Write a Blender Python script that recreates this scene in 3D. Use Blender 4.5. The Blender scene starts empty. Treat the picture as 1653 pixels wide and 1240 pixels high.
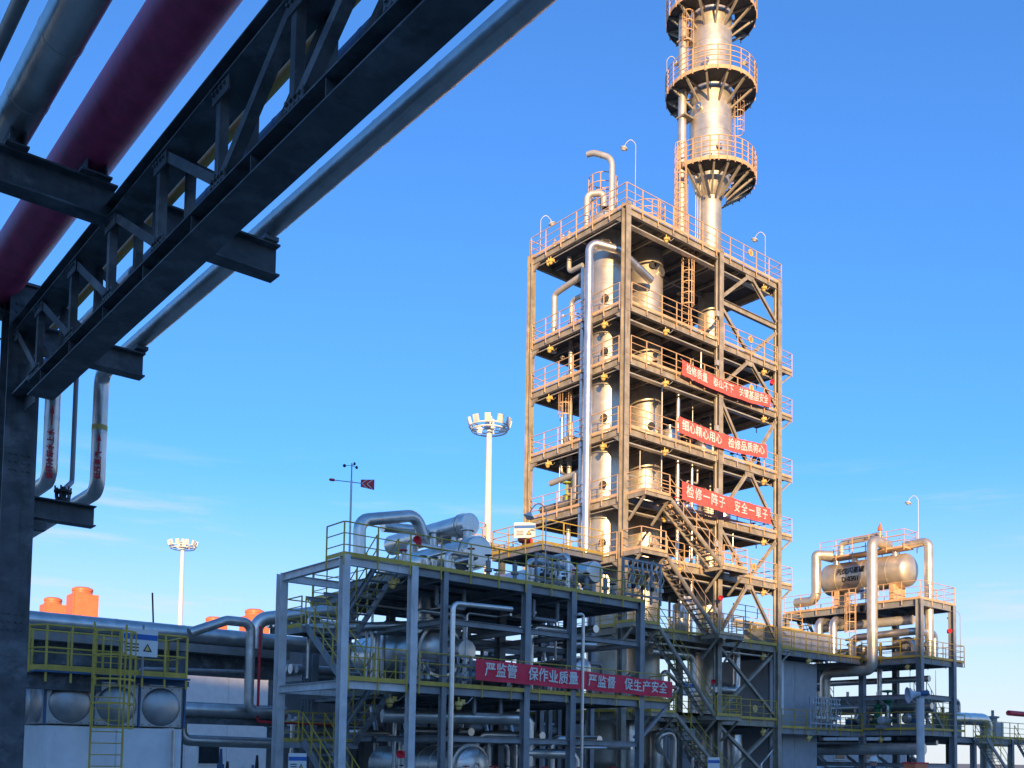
import bpy, math, random
from mathutils import Vector, Matrix, noise
from math import sin, cos, pi, radians as RD
random.seed(7)
V = Vector
sc = bpy.context.scene

# ------------------------------------------------------------------ camera
FPX, CXP, CYP, PW, PH = 1628.578, 826.5, 1127.143, 1653.0, 1240.0
yaw, pitch, roll = RD(39.5187), RD(3.26555), RD(.955497)
f0 = V((sin(yaw), cos(yaw), 0)); r0 = V((cos(yaw), -sin(yaw), 0)); u0 = V((0, 0, 1))
FW = f0*cos(pitch) + u0*sin(pitch); uu = u0*cos(pitch) - f0*sin(pitch)
RT = r0*cos(roll) + uu*sin(roll); UP = uu*cos(roll) - r0*sin(roll)
EYE = V((0, 0, 1.65))
cd = bpy.data.cameras.new('camera'); co = bpy.data.objects.new('camera', cd); sc.collection.objects.link(co)
co.matrix_world = Matrix((( RT.x, UP.x, -FW.x, EYE.x), (RT.y, UP.y, -FW.y, EYE.y), (RT.z, UP.z, -FW.z, EYE.z), (0, 0, 0, 1)))
cd.sensor_width = 36; cd.lens = FPX/PW*36; cd.shift_x = 0; cd.shift_y = (CYP-PH/2)/PW
cd.clip_start = .1; cd.clip_end = 6000
sc.camera = co

def at(px, py, X=None, Y=None, Z=None, D=None):
    """world point seen at a photo pixel on a known plane"""
    d = FW + RT*((px-CXP)/FPX) - UP*((py-CYP)/FPX)
    t = D if D is not None else (X-EYE.x)/d.x if X is not None else (Y-EYE.y)/d.y if Y is not None else (Z-EYE.z)/d.z
    return EYE + d*t

# ------------------------------------------------------------------ sky, sun, exposure
SUN_AZ, SUN_EL = 214.0, 8.0
w = bpy.data.worlds.new('World'); sc.world = w; w.use_nodes = True
nt = w.node_tree; nt.nodes.clear()
out = nt.nodes.new('ShaderNodeOutputWorld'); bg = nt.nodes.new('ShaderNodeBackground')
sky = nt.nodes.new('ShaderNodeTexSky'); sky.sky_type = 'NISHITA'; sky.sun_disc = False
sky.sun_elevation = RD(SUN_EL); sky.sun_rotation = RD(SUN_AZ)
sky.altitude = 1200; sky.air_density = .9; sky.dust_density = 1.0; sky.ozone_density = 5.1
bg.inputs['Strength'].default_value = .15
# soft shoulder on the sky's brightness, like the camera's: colour / (a + b * luminance), the same in every direction
bw = nt.nodes.new('ShaderNodeRGBToBW'); nt.links.new(sky.outputs[0], bw.inputs[0])
ma = nt.nodes.new('ShaderNodeMath'); ma.operation = 'MULTIPLY_ADD'; ma.inputs[1].default_value = .15*.9; ma.inputs[2].default_value = .61
nt.links.new(bw.outputs[0], ma.inputs[0])
dv = nt.nodes.new('ShaderNodeVectorMath'); dv.operation = 'DIVIDE'
cb_ = nt.nodes.new('ShaderNodeCombineXYZ')
for k in range(3): nt.links.new(ma.outputs[0], cb_.inputs[k])
nt.links.new(sky.outputs[0], dv.inputs[0]); nt.links.new(cb_.outputs[0], dv.inputs[1])
# thin cirrus low over the horizon, all the way round
tc = nt.nodes.new('ShaderNodeTexCoord'); mp = nt.nodes.new('ShaderNodeMapping'); mp.inputs['Scale'].default_value = (2.2, 2.2, 22); mp.inputs['Location'].default_value = (4.1, 2.4, 1.2)
nt.links.new(tc.outputs['Generated'], mp.inputs[0])
cn = nt.nodes.new('ShaderNodeTexNoise'); cn.inputs['Scale'].default_value = 1.9; cn.inputs['Detail'].default_value = 7; cn.inputs['Roughness'].default_value = .58; nt.links.new(mp.outputs[0], cn.inputs['Vector'])
def mr(src, a, b, c, d):
    n_ = nt.nodes.new('ShaderNodeMapRange'); n_.interpolation_type = 'SMOOTHSTEP'
    for k, v in zip(('From Min', 'From Max', 'To Min', 'To Max'), (a, b, c, d)): n_.inputs[k].default_value = v
    nt.links.new(src, n_.inputs['Value']); return n_.outputs[0]
sx = nt.nodes.new('ShaderNodeSeparateXYZ'); nt.links.new(tc.outputs['Generated'], sx.inputs[0])
def mulv(a, b):
    n_ = nt.nodes.new('ShaderNodeMath'); n_.operation = 'MULTIPLY'; nt.links.new(a, n_.inputs[0]); nt.links.new(b, n_.inputs[1]); return n_.outputs[0]
fac = mulv(mulv(mr(cn.outputs['Fac'], .53, .76, 0, .5), mr(sx.outputs['Z'], .0, .06, 0, 1)), mr(sx.outputs['Z'], .19, .31, 1, 0))
cm = nt.nodes.new('ShaderNodeMix'); cm.data_type = 'RGBA'; nt.links.new(fac, cm.inputs['Factor']); 
vl = nt.nodes.new('ShaderNodeMix'); vl.data_type = 'RGBA'; nt.links.new(mr(sx.outputs['Z'], -.02, .29, .85, 0), vl.inputs['Factor']); nt.links.new(dv.outputs[0], vl.inputs['A']); vl.inputs['B'].default_value = (2.95, 3.0, 3.15, 1)
nt.links.new(vl.outputs['Result'], cm.inputs['A']); cm.inputs['B'].default_value = (2.9, 2.8, 2.95, 1)
nt.links.new(cm.outputs['Result'], bg.inputs[0]); nt.links.new(bg.outputs[0], out.inputs[0])
sd = bpy.data.lights.new('sun', 'SUN'); so = bpy.data.objects.new('sun', sd); sc.collection.objects.link(so)
sd.energy = 3.6; sd.angle = RD(.53); sd.color = (1.0, .67, .345)
tosun = V((sin(RD(SUN_AZ))*cos(RD(SUN_EL)), cos(RD(SUN_AZ))*cos(RD(SUN_EL)), sin(RD(SUN_EL))))
so.rotation_euler = tosun.to_track_quat('Z', 'Y').to_euler()
vs = sc.view_settings
vs.view_transform = 'Standard'; vs.look = 'None'; vs.gamma = 1; vs.exposure = 1.0; vs.use_curve_mapping = False
sc.cycles.max_bounces = 6; sc.cycles.diffuse_bounces = 3; sc.cycles.glossy_bounces = 3

# ------------------------------------------------------------------ materials
MAT = {}
def mat(name, col, rough=.5, metal=0, var=.18, scale=2.0, streak=0, streakcol=(.12, .06, .03), bump=.0, spec=.4, patch=0, patchcol=(.3, .3, .3), bscale=40):
    m = bpy.data.materials.new(name); m.use_nodes = True
    n = m.node_tree.nodes; l = m.node_tree.links; b = n['Principled BSDF']
    geo = n.new('ShaderNodeNewGeometry')
    nz = n.new('ShaderNodeTexNoise'); nz.inputs['Scale'].default_value = scale; nz.inputs['Detail'].default_value = 5
    l.new(geo.outputs['Position'], nz.inputs['Vector'])
    rp = n.new('ShaderNodeMapRange'); rp.inputs['From Min'].default_value = .3; rp.inputs['From Max'].default_value = .7
    rp.inputs['To Min'].default_value = 1-var; rp.inputs['To Max'].default_value = 1+var
    l.new(nz.outputs['Fac'], rp.inputs['Value'])
    mul = n.new('ShaderNodeMix'); mul.data_type = 'RGBA'; mul.blend_type = 'MULTIPLY'; mul.inputs['Factor'].default_value = 1
    mul.inputs['A'].default_value = (*col, 1); l.new(rp.outputs[0], mul.inputs['B']); c = mul.outputs['Result']
    def over(c, scl, lo, hi, amt, colr):
        mp = n.new('ShaderNodeMapping'); mp.inputs['Scale'].default_value = scl; l.new(geo.outputs['Position'], mp.inputs['Vector'])
        z2 = n.new('ShaderNodeTexNoise'); z2.inputs['Scale'].default_value = 1; z2.inputs['Detail'].default_value = 6; z2.inputs['Roughness'].default_value = .65
        l.new(mp.outputs[0], z2.inputs['Vector'])
        r2 = n.new('ShaderNodeMapRange'); r2.inputs['From Min'].default_value = lo; r2.inputs['From Max'].default_value = hi; r2.inputs['To Max'].default_value = amt
        l.new(z2.outputs['Fac'], r2.inputs['Value'])
        mx = n.new('ShaderNodeMix'); mx.data_type = 'RGBA'; l.new(r2.outputs[0], mx.inputs['Factor']); l.new(c, mx.inputs['A']); mx.inputs['B'].default_value = (*colr, 1)
        return mx.outputs['Result']
    if patch: c = over(c, (1.6, 1.6, 2.2), .5, .62, patch, patchcol)
    if streak: c = over(c, (5, 5, .7), .55, .75, streak, streakcol)
    l.new(c, b.inputs['Base Color'])
    b.inputs['Metallic'].default_value = metal; b.inputs['Specular IOR Level'].default_value = spec
    r3 = n.new('ShaderNodeMapRange'); r3.inputs['To Min'].default_value = max(.05, rough-.1); r3.inputs['To Max'].default_value = min(1, rough+.12)
    l.new(nz.outputs['Fac'], r3.inputs['Value']); l.new(r3.outputs[0], b.inputs['Roughness'])
    if bump:
        bz = n.new('ShaderNodeTexNoise'); bz.inputs['Scale'].default_value = bscale; bz.inputs['Detail'].default_value = 3
        l.new(geo.outputs['Position'], bz.inputs['Vector'])
        bp = n.new('ShaderNodeBump'); bp.inputs['Strength'].default_value = bump; bp.inputs['Distance'].default_value = .02
        l.new(bz.outputs['Fac'], bp.inputs['Height']); l.new(bp.outputs[0], b.inputs['Normal'])
    MAT[name] = m
    return m
mat('steel', (.37, .325, .25), .5, streak=.6, streakcol=(.17, .10, .055), var=.28, patch=.3, patchcol=(.27, .19, .12))
mat('steelblue', (.29, .295, .29), .45, streak=.35, streakcol=(.06, .055, .05), var=.2)
mat('steellight', (.68, .65, .61), .5, streak=.4, streakcol=(.2, .18, .16), var=.15)
mat('racksteel', (.085, .095, .10), .5, streak=.6, streakcol=(.02, .016, .012), var=.4, patch=.7, patchcol=(.20, .215, .225), scale=4)
mat('yellow', (.60, .41, .065), .5, streak=.35, streakcol=(.25, .16, .06))
mat('sunlit_paint', (.72, .46, .25), .5, streak=.4, streakcol=(.35, .14, .06))  # rail yellow again, with the warm sunlight put into its colour
mat('deck', (.085, .085, .085), .7, patch=.35, patchcol=(.2, .2, .19), var=.3)
mat('clad', (.76, .72, .65), .33, .85, var=.12, scale=1.6, bump=.35, bscale=5, streak=.3, streakcol=(.42, .38, .33))
mat('clad2', (.66, .63, .58), .34, .88, var=.16, scale=2.5, bump=.3, bscale=6, patch=.25, patchcol=(.4, .38, .35))
mat('clad_sunlit', (.74, .65, .51), .42, .68, var=.14, scale=1.6, bump=.45, bscale=4, streak=.35, streakcol=(.45, .36, .26))  # copy of clad for sunlit shells, the sun's gold put into the colour
mat('pipe_grey', (.33, .32, .30), .5, .3, streak=.3)
mat('pipe_pale', (.62, .58, .50), .45, .4, var=.12)
mat('red_pipe', (.68, .07, .16), .42, var=.22, scale=5, spec=.5, bump=.15, bscale=50, streak=.3, streakcol=(.25, .04, .07))
mat('red', (.74, .045, .06), .55, var=.12)
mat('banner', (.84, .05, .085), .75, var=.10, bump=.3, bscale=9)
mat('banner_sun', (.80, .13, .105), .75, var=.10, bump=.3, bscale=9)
mat('white', (.80, .77, .70), .5, var=.06)
mat('white_panel', (.83, .81, .77), .5, var=.07, streak=.25, streakcol=(.45, .42, .38))
mat('wall_white', (.82, .79, .74), .7, var=.06, streak=.2, streakcol=(.5, .5, .5))
mat('orange', (.84, .21, .085), .5, var=.08)
mat('dark', (.03, .03, .032), .6)
mat('black', (.015, .015, .016), .5)
mat('sand', (.40, .32, .225), .95, var=.2, scale=.4, bump=.3, bscale=2)
mat('concrete', (.30, .27, .235), .85, var=.2, bump=.3, patch=.3, patchcol=(.2, .19, .18))
mat('asphalt', (.30, .275, .235), .9, var=.25, bump=.4)
mat('shade_ridge_soil', (.16, .13, .09), .95, var=.35, scale=.05)
mat('greypanel', (.42, .43, .43), .5, var=.08, streak=.2)
mat('green', (.03, .20, .09), .5)
mat('lime', (.35, .40, .04), .5)
mat('blue', (.03, .14, .42), .5)
mat('bluepaint', (.05, .12, .22), .5, var=.25)
mat('lampyellow', (.75, .50, .14), .5)
mat('lens', (.75, .72, .62), .15)
mat('glassdark', (.02, .03, .035), .1, spec=.6)
mat('stainless', (.42, .41, .39), .42, .9, var=.15, scale=3, bump=.15, bscale=4)
mat('skin', (.50, .30, .22), .6)
mat('bluecloth', (.04, .06, .16), .85)
mat('rust', (.25, .10, .05), .85, var=.4)
mat('horn', (.55, .58, .62), .45)

# ------------------------------------------------------------------ mesh builder
def frame_of(d, up=V((0, 0, 1))):
    d = d.normalized()
    if abs(d.dot(up)) > .99: up = V((1, 0, 0)) if abs(d.x) < .9 else V((0, 1, 0))
    s = d.cross(up).normalized(); u = s.cross(d).normalized()
    return d, s, u
class MB:
    def __init__(self): self.v = []; self.f = []; self.s = []
    def add(self, vs, fs, smooth=False):
        o = len(self.v); self.v += [tuple(x) for x in vs]
        for f in fs: self.f.append(tuple(i+o for i in f)); self.s.append(smooth)
        return self
    def box(self, c, sz, M=None):
        c = V(c); x, y, z = sz[0]/2, sz[1]/2, sz[2]/2
        vs = [V((a, b, d)) for d in (-z, z) for a, b in ((-x, -y), (x, -y), (x, y), (-x, y))]
        if M: vs = [M @ q for q in vs]
        return self.add([q+c for q in vs], [(0, 3, 2, 1), (4, 5, 6, 7), (0, 1, 5, 4), (1, 2, 6, 5), (2, 3, 7, 6), (3, 0, 4, 7)])
    def prism(self, p, q, prof, up=V((0, 0, 1)), smooth=False):
        """profile of (side, up) points swept straight from p to q"""
        p, q = V(p), V(q); d, s, u = frame_of(q-p, V(up)); n = len(prof)
        vs = [e + s*a + u*b for e in (p, q) for a, b in prof]
        fs = [(i, (i+1) % n, n+(i+1) % n, n+i) for i in range(n)] + [tuple(range(n-1, -1, -1)), tuple(range(n, 2*n))]
        return self.add(vs, fs, smooth)
    def bar(self, p, q, wd, h, up=(0, 0, 1)):
        a, b = wd/2, h/2
        return self.prism(p, q, [(-a, -b), (a, -b), (a, b), (-a, b)], up)
    def ibeam(self, p, q, h, wd, up=(0, 0, 1), tf=None, tw=None):
        tf = tf or max(.014, h*.06); tw = tw or max(.010, h*.045)/2
        a, b = wd/2, h/2
        return self.prism(p, q, [(-a, -b), (a, -b), (a, -b+tf), (tw, -b+tf), (tw, b-tf), (a, b-tf), (a, b), (-a, b), (-a, b-tf), (-tw, b-tf), (-tw, -b+tf), (-a, -b+tf)], up)
    def channel(self, p, q, h, wd, up=(0, 0, 1)):
        t = .02; b = h/2
        return self.prism(p, q, [(0, -b), (wd, -b), (wd, -b+t), (t, -b+t), (t, b-t), (wd, b-t), (wd, b), (0, b)], up)
    def angle(self, p, q, a=.09, up=(0, 0, 1)):
        t = .012
        return self.prism(p, q, [(0, 0), (a, 0), (a, t), (t, t), (t, a), (0, a)], up)
    def tube(self, pts, r, n=10, caps=True, bend=None, joint=0, seg=6):
        pts = [V(p) for p in pts]
        path = []   # (point, radius factor)
        if bend and len(pts) > 2:
            np_ = [pts[0]]
            for i in range(1, len(pts)-1):
                a, b, c = pts[i-1], pts[i], pts[i+1]
                d1, d2 = (a-b), (c-b); l1, l2 = d1.length, d2.length; d1.normalize(); d2.normalize()
                ang = d1.angle(d2, pi)
                if ang > pi-.02: np_.append(b); continue
                R = bend; t = R/math.tan(ang/2); tm = min(l1, l2)*.49
                if t > tm: R *= tm/t; t = tm
                bis = (d1+d2).normalized(); ctr = b + bis*(R/sin(ang/2))
                s, e = b+d1*t, b+d2*t
                v1, v2 = s-ctr, e-ctr; th = v1.angle(v2); k = max(2, int(seg*th/(pi/2)+.5))
                for j in range(k+1):
                    x = j/k; np_.append(ctr + (v1*sin((1-x)*th)+v2*sin(x*th))/sin(th))
            np_.append(pts[-1]); pts = np_
        for i, p in enumerate(pts):
            path.append((p, 1.0))
            if joint and i < len(pts)-1:
                L = (pts[i+1]-p).length; k = int(L/joint)
                if k >= 1:
                    d = (pts[i+1]-p)/L; off = (L-(k-1)*joint)/2 if k > 1 else L/2
                    for j in range(k):
                        s = off+j*joint; e = min(.025, .2*r)
                        if s > e*2 and s < L-e*2: self.ring(p+d*(s-e), d, 2*e, r*1.025, n)
        P_ = [a for a, _ in path]; m = len(P_)
        tang = []
        for i in range(m):
            a = P_[max(0, i-1)]; b = P_[min(m-1, i+1)]; tang.append((b-a).normalized())
        d, s, u = frame_of(tang[0]); vs = []
        for i in range(m):
            if i: 
                q = tang[i-1].rotation_difference(tang[i]); s = q @ s; u = q @ u
            rr = r*path[i][1]
            for k in range(n):
                a = 2*pi*k/n; vs.append(P_[i] + (s*cos(a)+u*sin(a))*rr)
        fs = [(i*n+k, i*n+(k+1) % n, (i+1)*n+(k+1) % n, (i+1)*n+k) for i in range(m-1) for k in range(n)]
        self.add(vs, fs, True)
        if caps:
            self.add(vs[:n], [tuple(range(n-1, -1, -1))]); self.add(vs[-n:], [tuple(range(n))])
        return self
    def ring(self, p, d, L, r, n):
        d, s, u = frame_of(d); vs = []
        for t in (0, L):
            for k in range(n): a = 2*pi*k/n; vs.append(p + d*t + (s*cos(a)+u*sin(a))*r)
        self.add(vs, [(k, (k+1) % n, n+(k+1) % n, n+k) for k in range(n)], True)
        vs2 = []
        for t in (0, L):
            for k in range(n): a = 2*pi*k/n; vs2.append(p + d*t + (s*cos(a)+u*sin(a))*r*.95)
        self.add(vs[:n]+vs2[:n], [(k, n+k, n+(k+1) % n, (k+1) % n) for k in range(n)]); self.add(vs[n:]+vs2[n:], [(k, (k+1) % n, n+(k+1) % n, n+k) for k in range(n)])
    def lathe(self, p, axis, prof, n=24, smooth=True):
        """prof = [(distance along axis, radius)]; creases where the profile turns sharply"""
        p = V(p); d, s, u = frame_of(V(axis))
        def ringv(t, r): return [p + d*t + (s*cos(2*pi*k/n)+u*sin(2*pi*k/n))*max(r, 1e-4) for k in range(n)]
        strips = [[prof[0]]]
        for i in range(1, len(prof)):
            strips[-1].append(prof[i])
            if i < len(prof)-1:
                a = V((prof[i][0]-prof[i-1][0], prof[i][1]-prof[i-1][1])); b = V((prof[i+1][0]-prof[i][0], prof[i+1][1]-prof[i][1]))
                if a.length < 1e-6 or b.length < 1e-6 or a.angle(b) > .5: strips.append([prof[i]])
        for st in strips:
            vs = [q for t, r in st for q in ringv(t, r)]; m = len(st)
            self.add(vs, [(i*n+k, i*n+(k+1) % n, (i+1)*n+(k+1) % n, (i+1)*n+k) for i in range(m-1) for k in range(n)], smooth)
        self.add(ringv(*prof[0]), [tuple(range(n-1, -1, -1))]); self.add(ringv(*prof[-1]), [tuple(range(n))])
        return self
    def cyl(self, p, q, r, n=16, r2=None):
        p, q = V(p), V(q)
        return self.lathe(p, q-p, [(0, r), ((q-p).length, r if r2 is None else r2)], n)
    def mesh(self, name, m):
        me = bpy.data.meshes.new(name); me.from_pydata(self.v, [], self.f)
        me.polygons.foreach_set('use_smooth', self.s); me.materials.append(MAT[m]); me.update()
        return me
    def build(self, name, m, parent=None, loc=(0, 0, 0)): return put(name, self.mesh(name, m), parent, loc)

ORG = {}
def put(name, data, parent=None, loc=(0, 0, 0), rot=None):
    o = bpy.data.objects.new(name, data); sc.collection.objects.link(o)
    loc = V(loc)
    if parent is not None:
        o.parent = parent; o.location = loc - ORG[parent.name]
    else: o.location = loc
    if rot: o.rotation_euler = rot
    ORG[o.name] = loc
    return o
def tag(o, label, cat, group=None):
    o['label'] = label; o['category'] = cat
    if group: o['group'] = group
    return o
def thing(name, label, cat, loc=(0, 0, 0), group=None): return tag(put(name, None, None, loc), label, cat, group)
def struct(o): o['kind'] = 'structure'; return o
def copy_tree(o, parent=None, loc=None):
    c = o.copy(); sc.collection.objects.link(c); c.parent = parent
    if loc is not None: c.location = loc
    ORG[c.name] = V(loc) if loc is not None else V((0, 0, 0))
    for ch in [x for x in o.children]: copy_tree(ch, c)
    return c
def one(name, mb, m, label, cat, loc, group=None):
    """a thing that is a single mesh: vertices given in world space, origin moved to loc"""
    loc = V(loc); mb.v = [tuple(V(x)-loc) for x in mb.v]
    return tag(put(name, mb.mesh(name, m), None, loc), label, cat, group)
TXT = {}
def text_mesh(name, s, size, m, bold=0, space=1.0):
    if s not in TXT:
        cu = bpy.data.curves.new(name, 'FONT'); cu.body = s; cu.size = 1; cu.align_x = 'CENTER'; cu.align_y = 'CENTER'; cu.resolution_u = 2
        o = bpy.data.objects.new(name, cu); sc.collection.objects.link(o)
        bpy.context.view_layer.update()
        me = bpy.data.meshes.new_from_object(o.evaluated_get(bpy.context.evaluated_depsgraph_get()))
        bpy.data.objects.remove(o)
        TXT[s] = ([v.co.copy() for v in me.vertices], [tuple(p.vertices) for p in me.polygons])
    vs, fs = TXT[s]; V_, F_ = [], []
    offs = [(0, 0)] if not bold else [(-1, 0), (1, 0), (0, -.8), (0, .8), (0, 0)]
    for k, (a, b) in enumerate(offs):
        o = len(V_); V_ += [(v.x*size+a*bold, v.y*size+b*bold, k*.0008) for v in vs]; F_ += [tuple(i+o for i in f) for f in fs]
    me = bpy.data.meshes.new(name); me.from_pydata(V_, [], F_); me.materials.append(MAT[m])
    return me
for ch_ in '严监管保作业质量督促生产安全检修泰山不下关键基层细心精用品称一阵子辈26847ABC': text_mesh('t', ch_, 1, 'white')
for ch_ in ('低压蒸汽', '循环冷却水上水', '丙烷闪蒸罐', 'D-0301', '3'): text_mesh('t', ch_, 1, 'white')
for me in list(bpy.data.meshes): bpy.data.meshes.remove(me)

# ------------------------------------------------------------------ reusable parts
def beam(parent, name, p, q, h=.3, wd=.18, m='steel', up=(0, 0, 1)):
    return MB().ibeam(p, q, h, wd, up).build(name, m, parent)
POST = {}
def railing(parent, pts, m='sunlit_paint', h=1.1, toe=True, closed=False, gap=1.25, drop=.3, r=.026, mids=2, out_off=None):
    pts = [V(p) for p in pts]
    if closed: pts.append(pts[0])
    mb = MB()
    for k in range(mids+1):
        z = V((0, 0, h*(k+1)/(mids+1)))
        mb.tube([p+z for p in pts], r if k == mids else r*.8, 6, bend=.12 if k == mids else .12)
    rl = mb.build('railing', m, parent)
    if toe:
        tb = MB()
        for a, b in zip(pts, pts[1:]): tb.bar(a+V((0, 0, .07)), b+V((0, 0, .07)), .012, .14)
        tb.build('toe_board', m, rl)
    key = (m, round(h, 2), round(drop, 2), r)
    if key not in POST:
        POST[key] = MB().bar((0, 0, -drop), (0, 0, h), r*1.7, r*1.7, (0, 1, 0)).mesh('post', m)
    for i, (a, b) in enumerate(zip(pts, pts[1:])):
        L = (b-a).length; n = max(1, round(L/gap))
        for j in range(n+1):
            if j == n and (i < len(pts)-2 or closed): continue
            put('post', POST[key], rl, a.lerp(b, j/n))
    return rl
TREAD = {}
def stair(parent, top, bot, side, width=.8, m='steel', rm='sunlit_paint', rails=(0, 1), name='stair', step=.22):
    """top and bot are the centre line ends; side is the horizontal cross direction"""
    top, bot, side = V(top), V(bot), V(side).normalized()
    mb = MB()
    for s in (-1, 1): mb.channel(top+side*s*width/2, bot+side*s*width/2, .24, .06 if s > 0 else -.06)
    st = mb.build(name, m, parent)
    n = max(3, int((top.z-bot.z)/step)); run = V((bot.x-top.x, bot.y-top.y, 0)); d = run.normalized()
    key = (round(width, 2), round(d.x, 1), m)
    if key not in TREAD:
        t = MB(); t.bar(-side*(width/2-.03), side*(width/2-.03), .24, .035); TREAD[key] = t.mesh('tread', m)
    for i in range(1, n): put('tread', TREAD[key], st, top.lerp(bot, i/n)+V((0, 0, .06)))
    for k in rails:
        s = -1 if k == 0 else 1
        hb = MB(); o = side*s*(width/2+.02)
        for hh in (1.0, .52): hb.tube([top+o+V((0, 0, hh)), bot+o+V((0, 0, hh))], .022, 6)
        for i in range(0, 5):
            q = top.lerp(bot, i/4)+o; hb.bar(q, q+V((0, 0, 1.0)), .036, .036, (1, 0, 0))
        hb.build('handrail', rm, st)
    return st
def ladder(parent, base, h, face, m='sunlit_paint', cage_from=2.2, width=.45, name='ladder', cage=True, rad=.36):
    """face = horizontal direction the climber's back points to"""
    base, face = V(base), V(face).normalized(); sd = face.cross(V((0, 0, 1)))
    mb = MB(); a, b = base-sd*width/2, base+sd*width/2; z = V((0, 0, h))
    mb.bar(a, a+z, .05, .02, face); mb.bar(b, b+z, .05, .02, face)
    for i in range(1, int(h/.3)): q = V((0, 0, i*.3)); mb.tube([a+q, b+q], .014, 5)
    ld = mb.build(name, m, parent)
    if cage and h > cage_from+.5:
        cb = MB(); c = base+face*rad*.75
        def arc(zz, k=9): return [c + V((0, 0, zz)) + (-sd*cos(t)+face*sin(t))*rad for t in [(-.35+i*(pi+.7)/(k-1)) for i in range(k)]]
        zs = [cage_from+i*.62 for i in range(int((h-cage_from)/.62)+1)]
        for zz in zs: 
            p = arc(zz)
            for x, y in zip(p, p[1:]): cb.bar(x, y, .012, .05)
        p0, p1 = arc(zs[0]), arc(zs[-1])
        for i in (0, 1, 3, 4, 5, 7, 8): cb.bar(p0[i], p1[i], .035, .01, face)
        cb.build('cage', m, ld)
    return ld
def pipe(name, label, pts, r, m='clad', bend=None, joint=1.0, n=14, cat='pipe', parts=None, group=None):
    pts = [V(p) for p in pts]
    b = bend if bend is not None else r*2.6
    base = min(pts, key=lambda p: p.z).copy()
    mb = MB().tube(pts, r, n, bend=b, joint=joint)
    return one(name, mb, m, label, cat, base, group)
def vessel_profile(L, r, dome=.28, rings=0, n=6):
    pr = [(r*dome*(1-cos(pi/2*i/n)), r*sin(pi/2*i/n)) for i in range(n+1)]
    return pr + [(L-a, b) for a, b in reversed(pr)]
def shell(p, axis, L, r, dome=.28, rings=0, n=32):
    """domed cladded vessel shell with raised seam bands"""
    mb = MB().lathe(p, axis, vessel_profile(L, r, dome), n); d = V(axis).normalized()
    for k in range(rings):
        t = r*dome + (L-2*r*dome)*(k+1)/(rings+1); mb.ring(V(p)+d*(t-.025), d, .05, r*1.014, n)
    return mb

# ================================================================== SETTING
g = MB(); N = 40; S = 3000
g.add([(-S, -S, 0), (S, -S, 0), (S, S, 0), (-S, S, 0)], [(0, 1, 2, 3)])
struct(g.build('ground', 'sand'))
pv = MB(); pv.add([(-60, -60, .004), (95, -60, .004), (95, 62, .004), (-60, 62, .004)], [(0, 1, 2, 3)])
struct(pv.build('pavement', 'asphalt'))
# unseen ridge, added behind the camera, that keeps the low sun off the lower plant
hm = MB(); hd = V((tosun.x, tosun.y, 0)).normalized(); hs = V((-hd.y, hd.x, 0)); rows = 9; cols = 80; vs_ = []
for j in range(cols+1):
    a = (j/cols-.5)*1500
    crest = (54.4 + 1.0*noise.noise(V((a*.02, 3, 0))))*max(0.02, 1-max(0, abs(a)-420)/330)
    for i in range(rows+1):
        t = i/rows; prof = .5-.5*cos(2*pi*t) if t < .5 else .5+.5*cos(2*pi*(t-.5))
        nz = 0 if i in (0, rows) else noise.noise(V((a*.03, i*.8, 7)))*3*(1-prof)
        p = hd*(190+130*t) + hs*a; vs_.append((p.x, p.y, -.3 + crest*prof + nz))
hm.add(vs_, [(j*(rows+1)+i, j*(rows+1)+i+1, (j+1)*(rows+1)+i+1, (j+1)*(rows+1)+i) for j in range(cols) for i in range(rows)], True)
struct(hm.build('shade_ridge', 'shade_ridge_soil'))

# ================================================================== FOREGROUND PIPE RACK
rk = thing('pipe_rack', 'dark weathered steel pipe rack with lattice truss overhead at upper left', 'pipe rack', (3.14, 13.7, 0))
MB().ibeam((3.12, 13.72, 0), (3.12, 13.72, 7.45), .42, .38, (0, 1, 0), .025, .015).build('column', 'racksteel', rk)
MB().box((3.12, 13.72, 7.47), (.5, .52, .035)).build('cap_plate', 'racksteel', rk)
ZT, ZB = 6.80, 5.98
tops = [13.5, 12.43, 11.14, 9.9, 8.58, 7.31, 6.06, 4.8, 3.5, 2.2]
bots = [12.61, 11.34, 10.12, 8.63, 7.34]
YE = -2.0
MB().ibeam((3.12, 13.5, ZT+.09), (3.12, YE, ZT+.09), .16, .30).build('top_chord', 'racksteel', rk)
MB().ibeam((3.12, 12.68, ZB-.09), (3.12, YE, ZB-.09), .18, .29).build('bottom_chord', 'racksteel', rk)
for X in (3.0, 3.25):
    nb = []
    for i, y in enumerate(tops):
        yb = y
        MB().angle((X, y, ZT), (X, y, ZB), .075 if i else .05, (0, 1, 0)).build('vertical', 'racksteel', rk) if y < 12.6 else None
        if i < len(tops)-1:
            if i < 5: p, q = (X, y, ZT), (X, tops[i+1], ZB)
            else: p, q = (X, y, ZB), (X, tops[i+1], ZT)
            MB().angle(p, q, .085, (1, 0, 0)).build('diagonal', 'racksteel', rk)
        MB().box((X, y if y < 12.6 else 12.6, ZB+.05), (.012, .26, .12)).build('gusset', 'racksteel', rk)
BOLT = MB().cyl((0, 0, 0), (-.018, 0, 0), .016, 6).mesh('bolt', 'racksteel')
for y in tops:
    yy = min(y, 12.6)
    for dy in (-.09, -.03, .03, .09):
        for dz in (.02, .08): put('bolt', BOLT, rk, (2.994, yy+dy, ZB+dz))
    for z in (ZT-.03, ):
        MB().box((2.995, y-.02, z), (.014, .3, .16)).build('gusset', 'racksteel', rk)
        for dy in (-.1, -.03, .04, .1): put('bolt', BOLT, rk, (2.988, y+dy, z))
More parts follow.
